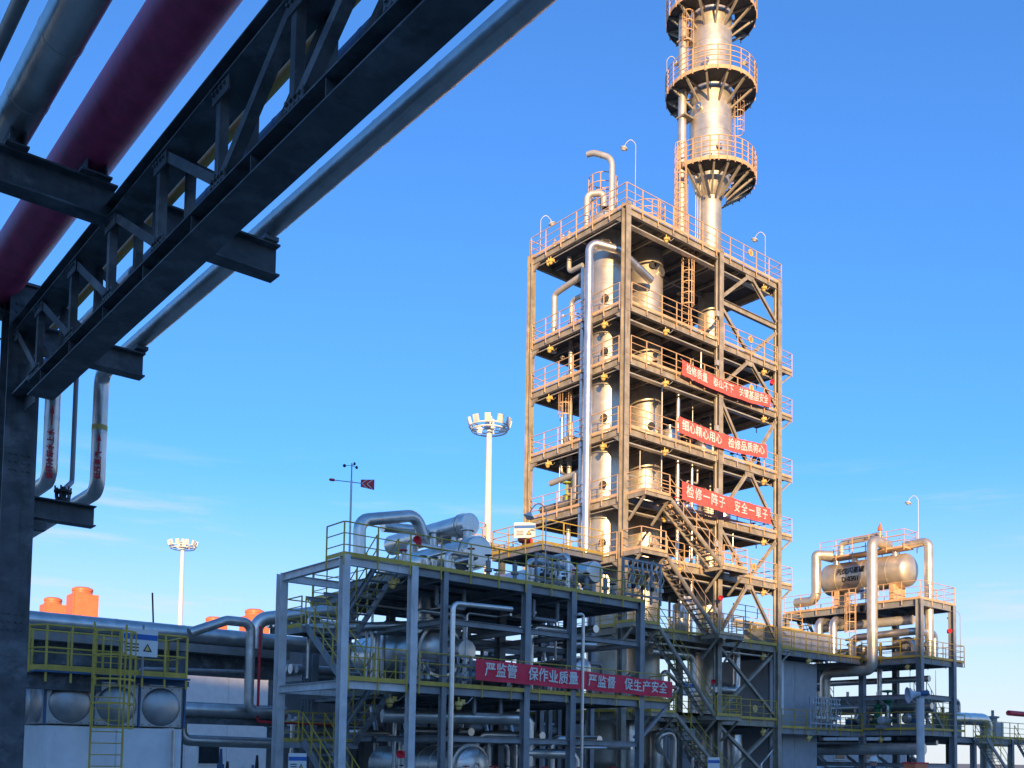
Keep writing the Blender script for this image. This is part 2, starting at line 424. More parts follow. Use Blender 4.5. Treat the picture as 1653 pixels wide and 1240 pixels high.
for k in range(11):
    y = 12.2-k*1.1; MB().box((3.12, y, ZB-.09), (.26, .012, .155)).build('stiffener', 'racksteel', rk)
for z in (5.2, 3.2, 7.1):
    for dx in (-.11, -.04, .04, .11):
        for dz in (-.1, 0, .1): put('bolt', BOLT, rk, (3.12+dx, 13.51, z+dz), (0, 0, pi/2))
def cross_beam(y, x0, x1, z=6.97, h=.35): return beam(rk, 'cross_beam', (x0, y, z), (x1, y, z), h, .22, 'racksteel')
cross_beam(9.98, -4.5, 3.05); beam(rk, 'cantilever_beam', (3.43, 9.98, 6.97), (4.78, 9.98, 6.97), .35, .22, 'racksteel')
cross_beam(13.9, -4.5, 2.9); beam(rk, 'cantilever_beam', (3.32, 13.9, 6.95), (4.72, 13.9, 6.95), .33, .22, 'racksteel')
beam(rk, 'bracket_arm', (3.32, 13.8, 4.72), (4.12, 13.8, 4.72), .27, .22, 'racksteel')
MB().box((3.42, 13.8, 4.50), (.2, .14, .12)).build('arm_gusset', 'racksteel', rk)
MB().box((3.12, 13.1, 6.04), (.26, .84, .03)).build('seat_plate', 'racksteel', rk)
MB().box((3.14, 13.25, 6.15), (.014, .5, .62)).build('end_plate', 'racksteel', rk)
# far column of the same rack, over to the left of the camera
MB().ibeam((-4.3, 13.72, 0), (-4.3, 13.72, 7.45), .42, .38, (0, 1, 0), .025, .015).build('column', 'racksteel', rk)
MB().ibeam((3.12, -2.2, 0), (3.12, -2.2, 7.45), .42, .38, (0, 1, 0), .025, .015).build('column', 'racksteel', rk)
MB().ibeam((-4.3, -2.2, 0), (-4.3, -2.2, 7.45), .42, .38, (0, 1, 0), .025, .015).build('column', 'racksteel', rk)

def rack_pipe(name, label, x, z, r, m, y0=-6, y1=60, joint=1.0, shoes=True, n=24):
    t = thing(name, label, 'pipe', (x, y0, z))
    MB().tube([(x, y0, z), (x, y1, z)], r, n, joint=joint).build('pipe_run', m, t)
    if shoes:
        for y in (9.98, 13.9):
            zb = 7.145; mb = MB()
            for s in (-1, 1): mb.box((x+s*r*.35, y, (zb+z-r*.75)/2), (.014, .34, z-r*.75-zb))
            mb.box((x, y, zb+.012), (r*1.1, .36, .02)); mb.build('shoe', 'racksteel', t)
    return t
rack_pipe('red_pipe', 'thick dark red pipe running overhead at upper left', 2.83, 7.52, .262, 'red_pipe', joint=0)
rack_pipe('insulated_pipe', 'silver clad pipe overhead, left of the thick red pipe', 2.13, 7.46, .18, 'clad2')
rack_pipe('dark_pipe', 'thin dark pipe overhead at the top left corner', 1.76, 7.42, .055, 'pipe_grey', joint=0, n=12)
rack_pipe('yellow_pipe', 'thin yellow pipe seen through the lattice truss', 3.62, 7.28, .045, 'lampyellow', joint=0, shoes=False, n=10)
rack_pipe('blue_pipe', 'dull blue pipe half hidden inside the lattice truss', 3.98, 7.33, .11, 'bluepaint', joint=1.5, shoes=False, n=14)

def marked(t, x, y, z0, z1, r, s):
    """red arrow and a strip of lettering on a riser, on the side that faces the camera"""
    d = V((-x, -y, 0)).normalized(); sd = d.cross(V((0, 0, 1)))
    o = V((x, y, 0)) + d*(r+.006)
    mb = MB(); t_ = r*.16
    mb.add([o-sd*t_*.5+V((0, 0, z1-.3)), o+sd*t_*.5+V((0, 0, z1-.3)), o+sd*t_*.5+V((0, 0, z1-.12)), o-sd*t_*.5+V((0, 0, z1-.12))], [(0, 1, 2, 3)])
    mb.add([o-sd*t_*1.7+V((0, 0, z1-.13)), o+sd*t_*1.7+V((0, 0, z1-.13)), o+V((0, 0, z1))], [(0, 1, 2)])
    mb.build('arrow_mark', 'red', t)
    me = text_mesh('lettering', s, .105, 'red', .004)
    ob = put('lettering', me, t, o+V((0, 0, (z0+z1-.35)/2)))
    ang = math.atan2(d.x, -d.y)
    ob.rotation_euler = (Matrix.Rotation(ang, 3, 'Z') @ Matrix.Rotation(pi/2, 3, 'X') @ Matrix.Rotation(pi/2, 3, 'Z')).to_euler()
t = thing('insulated_pipe', 'slim silver pipe along the cantilever ends, dropping with a yellow band', 'pipe', (4.66, 15.5, 5.3))
MB().tube([(4.66, -6, 7.30), (4.66, 15.5, 7.30), (4.66, 15.5, 5.50), (4.66, 24, 5.46)], .108, 20, bend=.2, joint=1.0).build('pipe_run', 'clad2', t)
MB().cyl((4.66, 15.5, 6.42), (4.66, 15.5, 6.50), .112, 20).build('yellow_band', 'lampyellow', t)
marked(t, 4.66, 15.5, 5.72, 6.37, .108, '低压蒸汽')
for y in (9.98, 13.9): MB().box((4.66, y, 7.17), (.16, .3, .045)).build('shoe', 'racksteel', t)
t = thing('insulated_pipe', 'silver riser with red lettering next to the rack column', 'pipe', (3.96, 15.4, 5.4))
MB().tube([(3.96, 12.0, 7.33), (3.96, 15.4, 7.33), (3.96, 15.4, 5.52), (3.96, 24, 5.5)], .105, 20, bend=.2, joint=1.0).build('pipe_run', 'clad2', t)
marked(t, 3.96, 15.4, 5.5, 6.6, .105, '循环冷却水上水')
t = thing('small_pipe', 'thin dark riser between the two silver risers', 'pipe', (4.27, 15.4, 5.5))
MB().tube([(4.27, 11, 7.2), (4.27, 15.4, 7.2), (4.27, 15.4, 5.55), (3.75, 13.86, 5.04)], .035, 12, bend=.12).build('pipe_run', 'pipe_grey', t)
MB().lathe((3.72, 13.8, 4.86), (0, 0, 1), [(0, .09), (.05, .09), (.05, .04), (.12, .05), (.12, .11), (.15, .11), (.15, .03), (.2, .03)], 14).build('flange', 'dark', t)
for k in range(6):
    a = k*pi/3; MB().tube([(3.72+.085*cos(a), 13.8+.085*sin(a), 4.9), (3.72+.1*cos(a), 13.8+.1*sin(a), 5.06)], .012, 6).build('bolt', 'dark', t)
t = thing('conduit_rail', 'thin pipe with clamp on top of the rack column', 'pipe', (3.2, 13.9, 7.5))
MB().tube([(2.6, 14.4, 7.62), (3.9, 14.4, 7.62)], .035, 10).build('pipe_run', 'pipe_grey', t)
MB().box((3.05, 14.35, 7.50), (.28, .2, .2)).build('clamp_block', 'pipe_grey', t)
MB().tube([(3.2, 14.4, 7.5), (3.2, 14.4, 7.78)], .05, 10).build('clamp', 'dark', t)

# ================================================================== DISTILLATION TOWER FRAME
TX, TM, TR, TY, TB = 36.4, 43.9, 49.35, 35.5, 43.0
LV = [30.05, 25.0, 22.2, 18.5, 14.95, 12.0, 8.3, 3.95]
tw = thing('process_tower', 'tall open steel process tower with decks, stairs and railings, peach where sunlit', 'process tower', (42.8, 39.2, 0))
for X in (TX, TM, TR):
    for Y in (TY, TB):
        top = 30.3
        MB().ibeam((X, Y, 0), (X, Y, top), .36, .34, (0, 1, 0), .028, .016).build('column', 'steel', tw)
        for z in LV:   # splice plates at each floor
            for dz in (-.42, .16):
                MB().box((X, Y-.19, z+dz), (.26, .02, .16)).build('splice_plate', 'steel', tw)
def floor_frame(par, z, x0, x1, y0, y1, xs, m='steel', h=.38, plate='deck', joist=1.5, ztop=.04):
    zc = z-h/2-.01
    for Y in (y0, y1):
        for a, b in zip(xs, xs[1:]): beam(par, 'edge_beam', (a+.18, Y, zc), (b-.18, Y, zc), h, .2, m)
    for X in xs: beam(par, 'cross_beam', (X, y0+.18, zc), (X, y1-.18, zc), h, .2, m)
    n = int((x1-x0)/joist)
    for i in range(1, n):
        X = x0+(x1-x0)*i/n
        if min(abs(X-q) for q in xs) < .5: continue
        beam(par, 'joist', (X, y0+.1, z-.13), (X, y1-.1, z-.13), .2, .1, m)
    beam(par, 'joist', (x0+.2, (y0+y1)/2, z-.16), (x1-.2, (y0+y1)/2, z-.16), .26, .14, m)
    MB().box(((x0+x1)/2, (y0+y1)/2, z+.005), (x1-x0-.04, y1-y0-.04, .025)).build('deck_plate', plate, par)
for i, z in enumerate(LV):
    floor_frame(tw, z, TX, TR, TY, TB, (TX, TM, TR))
    for X in (TX, TM, TR):       # haunches under the beams
        for Y, s in ((TY, 1),):
            MB().add([(X-.05, Y+.18, z-.4), (X-.05, Y+.75, z-.4), (X-.05, Y+.18, z-.8), (X+.05, Y+.18, z-.4), (X+.05, Y+.75, z-.4), (X+.05, Y+.18, z-.8)],
                     [(0, 1, 2), (5, 4, 3), (0, 3, 4, 1), (1, 4, 5, 2), (2, 5, 3, 0)]).build('haunch', 'steel', tw)
    MB().add([(TX-.05, TB-.18, z-.4), (TX-.05, TB-.75, z-.4), (TX-.05, TB-.18, z-.8), (TX+.05, TB-.18, z-.4), (TX+.05, TB-.75, z-.4), (TX+.05, TB-.18, z-.8)],
             [(0, 2, 1), (5, 3, 4), (0, 1, 4, 3), (1, 2, 5, 4), (2, 0, 3, 5)]).build('haunch', 'steel', tw)
    rm = 'sunlit_paint' if z > 9 else 'yellow'  # sun-tinted copy above the shade line, plain yellow below
    e = .14
    if i == 0:
        railing(tw, [(TX-e, TB-.1, z), (TX-e, TY-e, z), (TR+e, TY-e, z), (TR+e, TB+e, z)], rm, 1.2)
        railing(tw, [(TR, TB+e, z), (TX, TB+e, z)], rm, 1.2)
    else:
        railing(tw, [(TX-e, TB-.3, z), (TX-e, TY+.3, z)], rm)
        railing(tw, [(TM+.25, TY-e, z), (TR-.25, TY-e, z)], rm)
        if z > 14.99 or z < 5: railing(tw, [(TX+.3, TY-e, z), (TM-.25, TY-e, z)], rm)
        railing(tw, [(TR, TB+e, z), (TX, TB+e, z)], rm)
    if 0 < i < 7:   # small balcony east of the right-hand columns
        MB().box((TR+.75, TY+1.2, z-.02), (1.1, 2.6, .04)).build('balcony_plate', 'deck', tw)
        beam(tw, 'balcony_beam', (TR+.2, TY-.05, z-.14), (TR+1.35, TY-.05, z-.14), .22, .12)
        MB().bar((TR+1.2, TY-.05, z-.25), (TR+.18, TY-.05, z-1.0), .09, .09).build('balcony_strut', 'steel', tw)
        railing(tw, [(TR+.25, TY-.08, z), (TR+1.3, TY-.08, z), (TR+1.3, TY+2.5, z)], rm)
# mid beam and bracing of the right-hand bay
beam(tw, 'edge_beam', (TM+.18, TY, 27.35), (TR-.18, TY, 27.35), .32, .2)
cx = (TM+TR)/2
def brace(p, q): MB().ibeam(p, q, .17, .17, (0, 1, 0)).build('brace', 'steel', tw); 
def chev(zt, zb, inv):
    for X in (TM+.2, TR-.2):
        if inv: brace((cx+(.18 if X > cx else -.18), TY, zt-.5), (X, TY, zb+.35))
        else: brace((X, TY, zt-.55), (cx+(.18 if X > cx else -.18), TY, zb+.1))
    MB().box((cx, TY-.03, (zt-.5) if inv else (zb+.12)), (.75, .03, .34)).build('brace_gusset', 'steel', tw)
chev(30.05, 27.3, 1); chev(27.55, 25, 0); chev(25, 22.2, 1); chev(22.2, 18.5, 0); chev(18.5, 14.95, 1); chev(14.95, 12, 0); chev(12, 8.3, 1)
for zt, zb in ((8.3, 3.95), (3.95, 0)):
    brace((TM+.2, TY, zt-.5), (TR-.2, TY, zb+.2)); brace((TR-.2, TY+.2, zt-.5), (TM+.2, TY+.2, zb+.2))
# stairs on the front of the left bay
def landing(x0, x1, y0, y1, z, rm, sides):
    MB().box(((x0+x1)/2, (y0+y1)/2, z+.005), (x1-x0, y1-y0, .03)).build('landing_plate', 'deck', tw)
    mb = MB(); zc = z-.12
    for a, b in (((x0, y0), (x1, y0)), ((x0, y0), (x0, y1)), ((x1, y0), (x1, y1))): mb.channel((*a, zc), (*b, zc), .22, .07)
    mb.build('landing_edge', 'steel', tw)
    for X in (x0+.1, x1-.1): MB().bar((X, y0+.1, z-.2), (X, y1, z-1.3), .10, .10, (1, 0, 0)).build('landing_strut', 'steel', tw)
    if sides: railing(tw, sides, rm, drop=.2)
SY0, SY1 = 34.05, 35.28
yc = 34.55
for (zt, zb, xl, xr, rm) in ((14.95, 12.0, 38.35, 42.5, 'sunlit_paint'), (12.0, 8.3, 38.1, 42.2, 'sunlit_paint'), (8.3, 3.95, 37.6, 42.0, 'yellow'), (3.95, 0.05, 38.9, 43.6, 'yellow')):
    x_in = xl-1.9
    landing(x_in, xl, SY0, SY1, zt, rm, [(x_in, SY1+.1, zt), (x_in, SY0, zt), (xl-.1, SY0, zt)])
    if zb > 1: landing(xr, xr+2.1, SY0, SY1, zb, rm, [(xr+.1, SY0, zb), (xr+2.1, SY0, zb), (xr+2.1, SY1-.2, zb)])
    stair(tw, (xl, yc, zt-.05), (xr, yc, zb+.0), (0, 1, 0), .85, 'steel', rm)
    railing(tw, [(xl+.1, TY-.14, zt), (TM-.25, TY-.14, zt)], rm)
    MB().channel((xl-.02, SY0+.05, zt-.12), (xr+.05, SY0+.05, zb-.1), .01, .01).build('stair_tie', 'steel', tw)
# internal ladder and cage between the top two floors, and on the left face
ladder(tw, (42.3, 36.6, 25.0), 5.0, (-.3, -1, 0), 'sunlit_paint', 1.9)
ladder(tw, (37.2, 40.6, 18.5), 3.6, (-1, 0, 0), 'sunlit_paint', 2.0)
ladder(tw, (44.3, 38.6, 30.05), 8.0, (-1, -.2, 0), 'sunlit_paint', 2.3)
railing(tw, [(38.2, 41.8, 25), (38.2, 39.9, 25), (37, 39.9, 25)], 'sunlit_paint'); railing(tw, [(38.2, 41.8, 22.2), (38.2, 39.9, 22.2)], 'sunlit_paint')
for z in LV[1:6]:
    railing(tw, [(36.9, 40.2, z), (39.2, 40.2, z), (39.2, 42.5, z)], 'sunlit_paint', toe=False, drop=0)
    railing(tw, [(42.4, 36.2, z), (42.4, 41.8, z), (45.6, 41.8, z)], 'sunlit_paint', toe=False, drop=0)
    railing(tw, [(45.2, 37.6, z), (46.4, 37.6, z), (46.4, 41.0, z)], 'sunlit_paint', toe=False, drop=0)
# short stair in the rear of the right bay
for za, zb in ((30.05, 27.35), (27.35, 25.0)): stair(tw, (44.6, 41.9, za), (48.2, 41.9, zb), (0, 1, 0), .8)

# ---- the tall column that rises through the frame
CXY = (47.66, 39.3)
dc = thing('distillation_column', 'tall silver distillation column with ring platforms rising above the tower', 'distillation column', (*CXY, 0))
def dcp(name, m, prof, n=40): return MB().lathe((*CXY, 0), (0, 0, 1), prof, n).build(name, m, dc)
def banded(name, z0, z1, r, step):
    mb = MB().lathe((*CXY, 0), (0, 0, 1), [(z0, r), (z1, r)], 48)
    for k in range(int((z1-z0)/step)): mb.ring(V((*CXY, z0+.4+k*step)), V((0, 0, 1)), .05, r*1.012, 48)
    return mb.build(name, 'clad_sunlit', dc)
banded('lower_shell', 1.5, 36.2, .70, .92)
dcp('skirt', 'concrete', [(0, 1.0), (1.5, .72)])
dcp('cone', 'clad_sunlit', [(36.2, .705), (36.25, .76), (37.7, 1.29), (37.8, 1.30)])
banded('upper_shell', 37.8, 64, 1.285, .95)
dcp('top_head', 'clad', [(64, 1.285), (64.3, 1.15), (64.5, .8), (64.6, .05)])
def ring_platform(z, a0, a1, r0=1.45, r1=2.75):
    mb = MB(); n = 36; vs = []; 
    for k in range(n+1):
        a = a0+(a1-a0)*k/n
        for r, dz in ((r0, 0), (r1, 0), (r1, -.03), (r0, -.03)): vs.append((CXY[0]+r*cos(a), CXY[1]+r*sin(a), z+dz))
    fs = [tuple((k+d)*4+j2 for d, j2 in ((0, j), (1, j), (1, (j+1) % 4), (0, (j+1) % 4))) for k in range(n) for j in range(4)]
    fs += [(0, 1, 2, 3), (n*4+3, n*4+2, n*4+1, n*4)]
    pf = mb.add(vs, fs).build('ring_platform', 'deck', dc)
    tb = MB(); vs = []
    for k in range(n+1):
        a = a0+(a1-a0)*k/n
        for r, zz in ((r1, z-.1), (r1+.02, z-.1), (r1+.02, z+.14), (r1, z+.14)): vs.append((CXY[0]+r*cos(a), CXY[1]+r*sin(a), zz))
    tb.add(vs, [tuple((k+d)*4+j2 for d, j2 in ((0, j), (1, j), (1, (j+1) % 4), (0, (j+1) % 4))) for k in range(n) for j in range(4)]).build('edge_band', 'sunlit_paint', pf)
    pts = [V((CXY[0]+(r1+.03)*cos(a0+(a1-a0)*k/n), CXY[1]+(r1+.03)*sin(a0+(a1-a0)*k/n), z)) for k in range(n+1)]
    rb = MB()
    for hh in (.4, .72, 1.04, 1.36): rb.tube([p+V((0, 0, hh)) for p in pts], .027, 6)
    rl = rb.build('ring_railing', 'sunlit_paint', dc)
    rp_ = MB().bar((0, 0, -.2), (0, 0, 1.36), .05, .05, (0, 1, 0)).mesh('post', 'sunlit_paint')
    for k in range(0, n+1, 2): put('post', rp_, rl, pts[k])
    m = 10
    for k in range(m):
        a = a0+(a1-a0)*(k+.5)/m; c, s = cos(a), sin(a)
        b = MB(); b.bar((CXY[0]+1.29*c, CXY[1]+1.29*s, z-.09), (CXY[0]+r1*c, CXY[1]+r1*s, z-.09), .09, .12)
        b.bar((CXY[0]+1.0*c, CXY[1]+1.0*s, z-1.25), (CXY[0]+(r1-.2)*c, CXY[1]+(r1-.2)*s, z-.16), .12, .12)
        b.build('platform_bracket', 'steel', dc)
TO = math.atan2(-CXY[1], -CXY[0])     # direction of the camera
ring_platform(37.3, TO-.75, TO+2.6); ring_platform(42.9, TO-2.3, TO+2.6); ring_platform(47.8, TO-2.5, TO+2.4); ring_platform(53, TO-2.5, TO+2.4)
sidedir = V((cos(TO), sin(TO), 0)).cross(V((0, 0, 1)))    # image left as the camera sees it
lf = V((-RT.x, -RT.y, 0)).normalized(); fr = V((cos(TO), sin(TO), 0))
q = V((*CXY, 0)) + lf*1.75 + fr*.5
MB().tube([q+V((0, 0, 30)), q+V((0, 0, 58))], .26, 16, joint=1.0).build('overhead_line', 'clad_sunlit', dc)
for z in (41.1, 46.0): MB().box(q+V((0, 0, z))-lf*.2, (.9, .7, .1)).build('pipe_bracket', 'steel', dc)
q = V((*CXY, 0)) + lf*.62 + fr*.62
for k in range(3): MB().tube([q+lf*(.13*k)+V((0, 0, 30.2)), q+lf*(.13*k)+V((0, 0, 56))], .035, 8).build('instrument_line', 'pipe_pale', dc)
ladder(dc, V((*CXY, 43.4)) + lf*1.25 + fr*.9, 4.6, lf+fr, 'sunlit_paint', 2.2)
ladder(dc, V((*CXY, 38.2)) - lf*1.45 + fr*.3, 5.1, -lf, 'sunlit_paint', 2.2)
ladder(dc, V((*CXY, 30.1)) + lf*1.5 + fr*.75, 8.1, lf+fr*.5, 'sunlit_paint', 2.2)
for a, z in ((.4, 38.9), (-.2, 44.2), (.6, 48.9), (-.5, 41.5)):
    d = V((cos(TO+a), sin(TO+a), 0)); MB().lathe(V((*CXY, z))+d*1.2, d, [(0, .14), (.3, .14), (.3, .22), (.36, .22), (.36, .05), (.45, .05)], 14).build('nozzle', 'clad2', dc)

# ---- vessels inside the frame
def vessel(name, label, x, y, z0, z1, r, m='clad', rings=10, extra=True):
    t = thing(name, label, 'vessel', (x, y, z0))
    shell((x, y, z0), (0, 0, 1), z1-z0, r, .5, rings, 36).build('shell', m, t)
    return t
va = vessel('process_vessel', 'tall silver vessel behind the left face of the tower', 37.95, 38.3, 1.0, 31.4, .98, 'clad_sunlit', 30)
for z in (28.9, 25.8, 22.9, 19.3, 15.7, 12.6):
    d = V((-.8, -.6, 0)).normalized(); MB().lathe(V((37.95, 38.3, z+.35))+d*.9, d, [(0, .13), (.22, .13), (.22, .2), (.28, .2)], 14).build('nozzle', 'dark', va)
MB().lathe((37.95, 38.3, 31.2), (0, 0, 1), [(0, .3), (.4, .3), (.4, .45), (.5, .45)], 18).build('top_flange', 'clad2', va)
vb = vessel('process_vessel', 'silver vessel behind the front face of the tower, beside the corner column', 40.9, 38.3, 1.0, 30.9, .95, 'clad_sunlit', 28)
for z in (29.0, 23.2, 19.9, 16.2, 13.1):
    d = V((-.45, -.9, 0)).normalized(); MB().lathe(V((40.9, 38.3, z))+d*.86, d, [(0, .14), (.16, .14), (.16, .21), (.22, .21)], 14).build('manway', 'dark', vb)
    d = V((.2, -.98, 0)); MB().lathe(V((40.9, 38.3, z-.2))+d*.86, d, [(0, .22), (.14, .22), (.14, .26), (.2, .26)], 16).build('manway', 'clad2', vb)
MB().lathe((40.9, 38.3, 30.8), (0, 0, 1), [(0, .8), (.25, .85), (.25, .95), (.35, .95), (.5, .5)], 24).build('top_head', 'sunlit_paint', vb)
vc = thing('exchanger', 'upright silver exchanger at the back of the tower frame', 'exchanger', (45.5, 41.4, 15))
shell((45.5, 41.4, 15), (0, 0, 1), 6.4, .6, .3, 5, 24).build('shell', 'clad2', vc)
# vertical cladded pipes on the left face
pipe('downcomer_pipe', 'long silver downcomer pipe in front of the left tower face', [(39.9, 37.0, 27.8), (37.3, 36.9, 28.6), (35.95, 37.75, 28.9), (35.95, 37.75, 11.6)], .225, 'clad', bend=.42, joint=1.55, n=22)
pipe('insulated_pipe', 'thinner silver pipe just left of the long downcomer', [(36.45, 38.75, 28.0), (36.45, 38.75, 9.0)], .12, 'clad2', joint=1.4)
pipe('vent_pipe', 'peach gooseneck vent pipe on the tower top', [(37.4, 37.6, 30.6), (37.4, 37.6, 34.0), (37.0, 38.6, 34.6), (36.9, 39.0, 34.65)], .16, 'pipe_pale', bend=.7, joint=0)
pipe('relief_pipe', 'short looped pipe on the tower top left of the vent', [(36.9, 39.0, 30.2), (36.9, 39.0, 32.4), (37.5, 38.3, 32.4), (37.5, 38.3, 31.6)], .17, 'pipe_pale', bend=.3, joint=0)
for k, (y, z0, z1) in enumerate(((41.6, 8, 26.3), (40.9, 8, 25.6))):
    pipe('riser_pipe', ('outer' if k == 0 else 'inner')+' of two thin pale risers inside the left tower face', [(37.6, y-.9*k, 27.3), (37.6, y, 27.3), (37.6, y, z0)], .13, 'pipe_pale', joint=1.2, bend=.3)
pipe('header_pipe', 'bent pale header pipe below the top deck on the left', [(37.2, 38.6, 28.3), (37.2, 41.9, 27.9), (37.2, 41.9, 24.5)], .17, 'pipe_pale', bend=.3)
pipe('branch_pipe', 'short hooked pipe under the top deck of the tower', [(37.2, 40.7, 29.6), (37.2, 40.7, 28.75), (37.2, 39.6, 28.75)], .13, 'pipe_pale', bend=.25, joint=0)
pipe('transfer_pipe', 'angled pale pipe on the second highest tower deck', [(41.8, 37.2, 25.5), (43.4, 37.2, 25.6), (44.6, 38.4, 25.9), (46.8, 39.0, 26.3)], .17, 'pipe_pale', joint=0)
pipe('level_pipe', 'horizontal pale pipe with boxes on the fifth tower deck, left face', [(37.2, 42.0, 17.0), (37.2, 38.9, 17.2)], .17, 'pipe_pale', joint=0)
pipe('tower_pipe', 'long pale pipe lying along the fifth tower deck', [(36.9, 42.4, 15.5), (36.9, 39.6, 15.5), (36.9, 39.6, 17.0)], .2, 'pipe_grey', joint=0, bend=.35)
vv = thing('gate_valve', 'valve with lime handwheel on the left tower face', 'valve', (36.9, 40.3, 15.6))
MB().lathe((36.9, 40.3, 15.6), (0, 0, 1), [(0, .12), (.3, .12), (.3, .2), (.36, .2), (.36, .06), (1.0, .05)], 12).build('valve_body', 'lime', vv)
MB().lathe((36.9, 40.3, 16.55), (0, 0, 1), [(0, .08), (.05, .24), (.12, .24), (.14, .08)], 16).build('handwheel', 'lime', vv)
for z, l in ((15.9, 'fifth'), (19.2, 'fourth'), (22.8, 'third')):
    b = thing('equipment_box', 'pale equipment box beside risers on the %s deck of the tower' % l, 'equipment box', (37.9, 41.2, z-.9))
    MB().box((37.9, 41.2, z), (.7, .8, .75)).build('box_body', 'pipe_pale', b); MB().box((37.9, 41.2, z-.64), (.5, .5, .5)).build('box_stand', 'steel', b)
# equipment on the decks
for n_, (x, y, z, r, h, lab) in enumerate(((45.0, 37.5, 18.55, .5, 1.3, 'fourth deck, behind the right banner'), (46.2, 37.0, 15.0, .45, 1.2, 'fifth deck, behind the lowest banner'), (42.2, 37.6, 18.55, .4, 1.4, 'fourth deck, behind the left banner'), (45.8, 37.2, 8.35, .5, 1.6, 'lowest lit deck of the tower'), (43.0, 37.4, 8.35, .45, 1.8, 'deck beneath the second stair flight'))):
    t = thing('pump_drum', 'small silver drum with flanges on the '+lab, 'drum', (x, y, z))
    shell((x, y, z+.2), (0, 0, 1), h, r, .3, 2, 20).build('shell', 'clad', t)
    for a in (0, 2.1, 4.2): MB().bar((x+r*.7*cos(a), y+r*.7*sin(a), z), (x+r*.7*cos(a), y+r*.7*sin(a), z+.5), .06, .06, (1, 0, 0)).build('leg', 'steel', t)
    MB().lathe((x, y, z+h+.15), (0, 0, 1), [(0, .1), (.2, .1), (.2, .18), (.26, .18)], 12).build('flange', 'clad2', t)
for z, a in ((30.05, 1), ):
    t = thing('fan_cage', 'low round sunlit peach cage with hatch on the tower top deck', 'hatch', (40.9, 38.3, 30.05))
    mb = MB()
    for hh in (1.9, 2.3, 2.7): mb.tube([(40.9+1.05*cos(k*pi/8), 38.3+1.05*sin(k*pi/8), z+hh) for k in range(17)], .025, 6)
    for k in range(12): mb.bar((40.9+1.05*cos(k*pi/6), 38.3+1.05*sin(k*pi/6), z+.9), (40.9+1.05*cos(k*pi/6), 38.3+1.05*sin(k*pi/6), z+2.7), .04, .04, (1, 0, 0))
    mb.build('cage', 'sunlit_paint', t)
    t2 = thing('fan_cage', 'tall round sunlit peach cage at the tower top behind the vent', 'hatch', (38.3, 39.2, 30.05))
    mb = MB()
    for hh in (2.3, 2.8, 3.3, 3.8): mb.tube([(38.3+.8*cos(k*pi/8), 39.2+.8*sin(k*pi/8), z+hh) for k in range(17)], .025, 6)
    for k in range(10): mb.bar((38.3+.8*cos(k*pi/5), 39.2+.8*sin(k*pi/5), z+.2), (38.3+.8*cos(k*pi/5), 39.2+.8*sin(k*pi/5), z+3.8), .04, .04, (1, 0, 0))
    mb.build('cage', 'sunlit_paint', t2)
t = thing('relief_valve_set', 'small relief valves standing on the left edge of the tower top', 'valve', (37, 41, 30.05))
for k, y in enumerate((40.4, 40.9, 41.6)):
    MB().lathe((36.9, y, 30.08), (0, 0, 1), [(0, .12), (.2, .12), (.2, .2), (.26, .2), (.26, .14), (.5, .16), (.7, .1), (.8, .05)], 12).build('valve', 'pipe_pale', t)

# ================================================================== EXCHANGER FRAME (front left)
GX = [16.05, 18.65, 19.95, 23.62, 25.9, 29.65]; GY, GB, GC = 27.9, 32.2, 37.0
ZH, ZM = 7.88, 3.95
ex = thing('exchanger_structure', 'blue grey two storey steel frame holding exchangers, stair tower at its left', 'steel frame', (16, 28, 0))
for X in GX:
    w_ = .27 if X != 19.95 else .2
    MB().ibeam((X, GY, 0), (X, GY, ZH+(.02 if X > 16.1 else .06)), w_, w_*.95, (0, 1, 0), .024, .014).build('column', 'steellight' if X < 19 else 'steelblue', ex)
    if X > 19: MB().ibeam((X, GC, 0), (X, GC, ZH), .32, .3, (0, 1, 0), .024, .014).build('column', 'steelblue', ex)
    if X not in (19.95,): MB().ibeam((X, GB, 0), (X, GB, ZH), .32, .3, (0, 1, 0), .024, .014).build('column', 'steellight' if X < 17 else 'steelblue', ex)
for z, h in ((ZH, .27), (6.3, .2), (ZM, .26), (2.3, .2)):
    for Y in (GY, GB, GC):
        for a, b in zip(GX, GX[1:]):
            if a < 19 and (z in (6.3, 2.3) or Y == GC): continue
            beam(ex, 'edge_beam', (a+.13, Y, z-h/2), (b-.13, Y, z-h/2), h, .16, 'steellight' if a < 18 else 'steelblue')
    for X in GX:
        if z in (6.3, 2.3) and X < 19: continue
        beam(ex, 'cross_beam', (X, GY+.17, z-h/2), (X, GB-.17, z-h/2), h, .18, 'steellight' if X < 17 else 'steelblue'); beam(ex, 'cross_beam', (X, GB+.17, z-h/2), (X, GC-.17, z-h/2), h, .18, 'steelblue') if X > 19 else None
for z in (ZH, ZM):
    MB().box(((19.9+29.7)/2, (32.31+GC)/2, z+.012), (9.8, GC-32.31, .024)).build('deck_plate', 'deck', ex)
    MB().box(((19.0+29.7)/2, (GY+32.3)/2, z+.012), (10.6, 32.3-GY, .024)).build('deck_plate', 'deck', ex)
    MB().box((18.7, 28.05, z+.012), (.7, .5, .024)).build('deck_plate', 'deck', ex)
    MB().box((16.75, 28.12, z+.012), (1.4, .45, .024)).build('deck_plate', 'deck', ex)
    for k in range(6):
        Y = GY+.9+k*1.45; beam(ex, 'joist', (19, Y, z-.1), (29.6, Y, z-.1), .16, .09, 'steelblue')
e = .12
railing(ex, [(16.05-e, 28.9, ZH), (16.05-e, GY-e, ZH), (29.65+e, GY-e, ZH), (29.65+e, 30.0, ZH)], 'yellow', 1.1, r=.024)
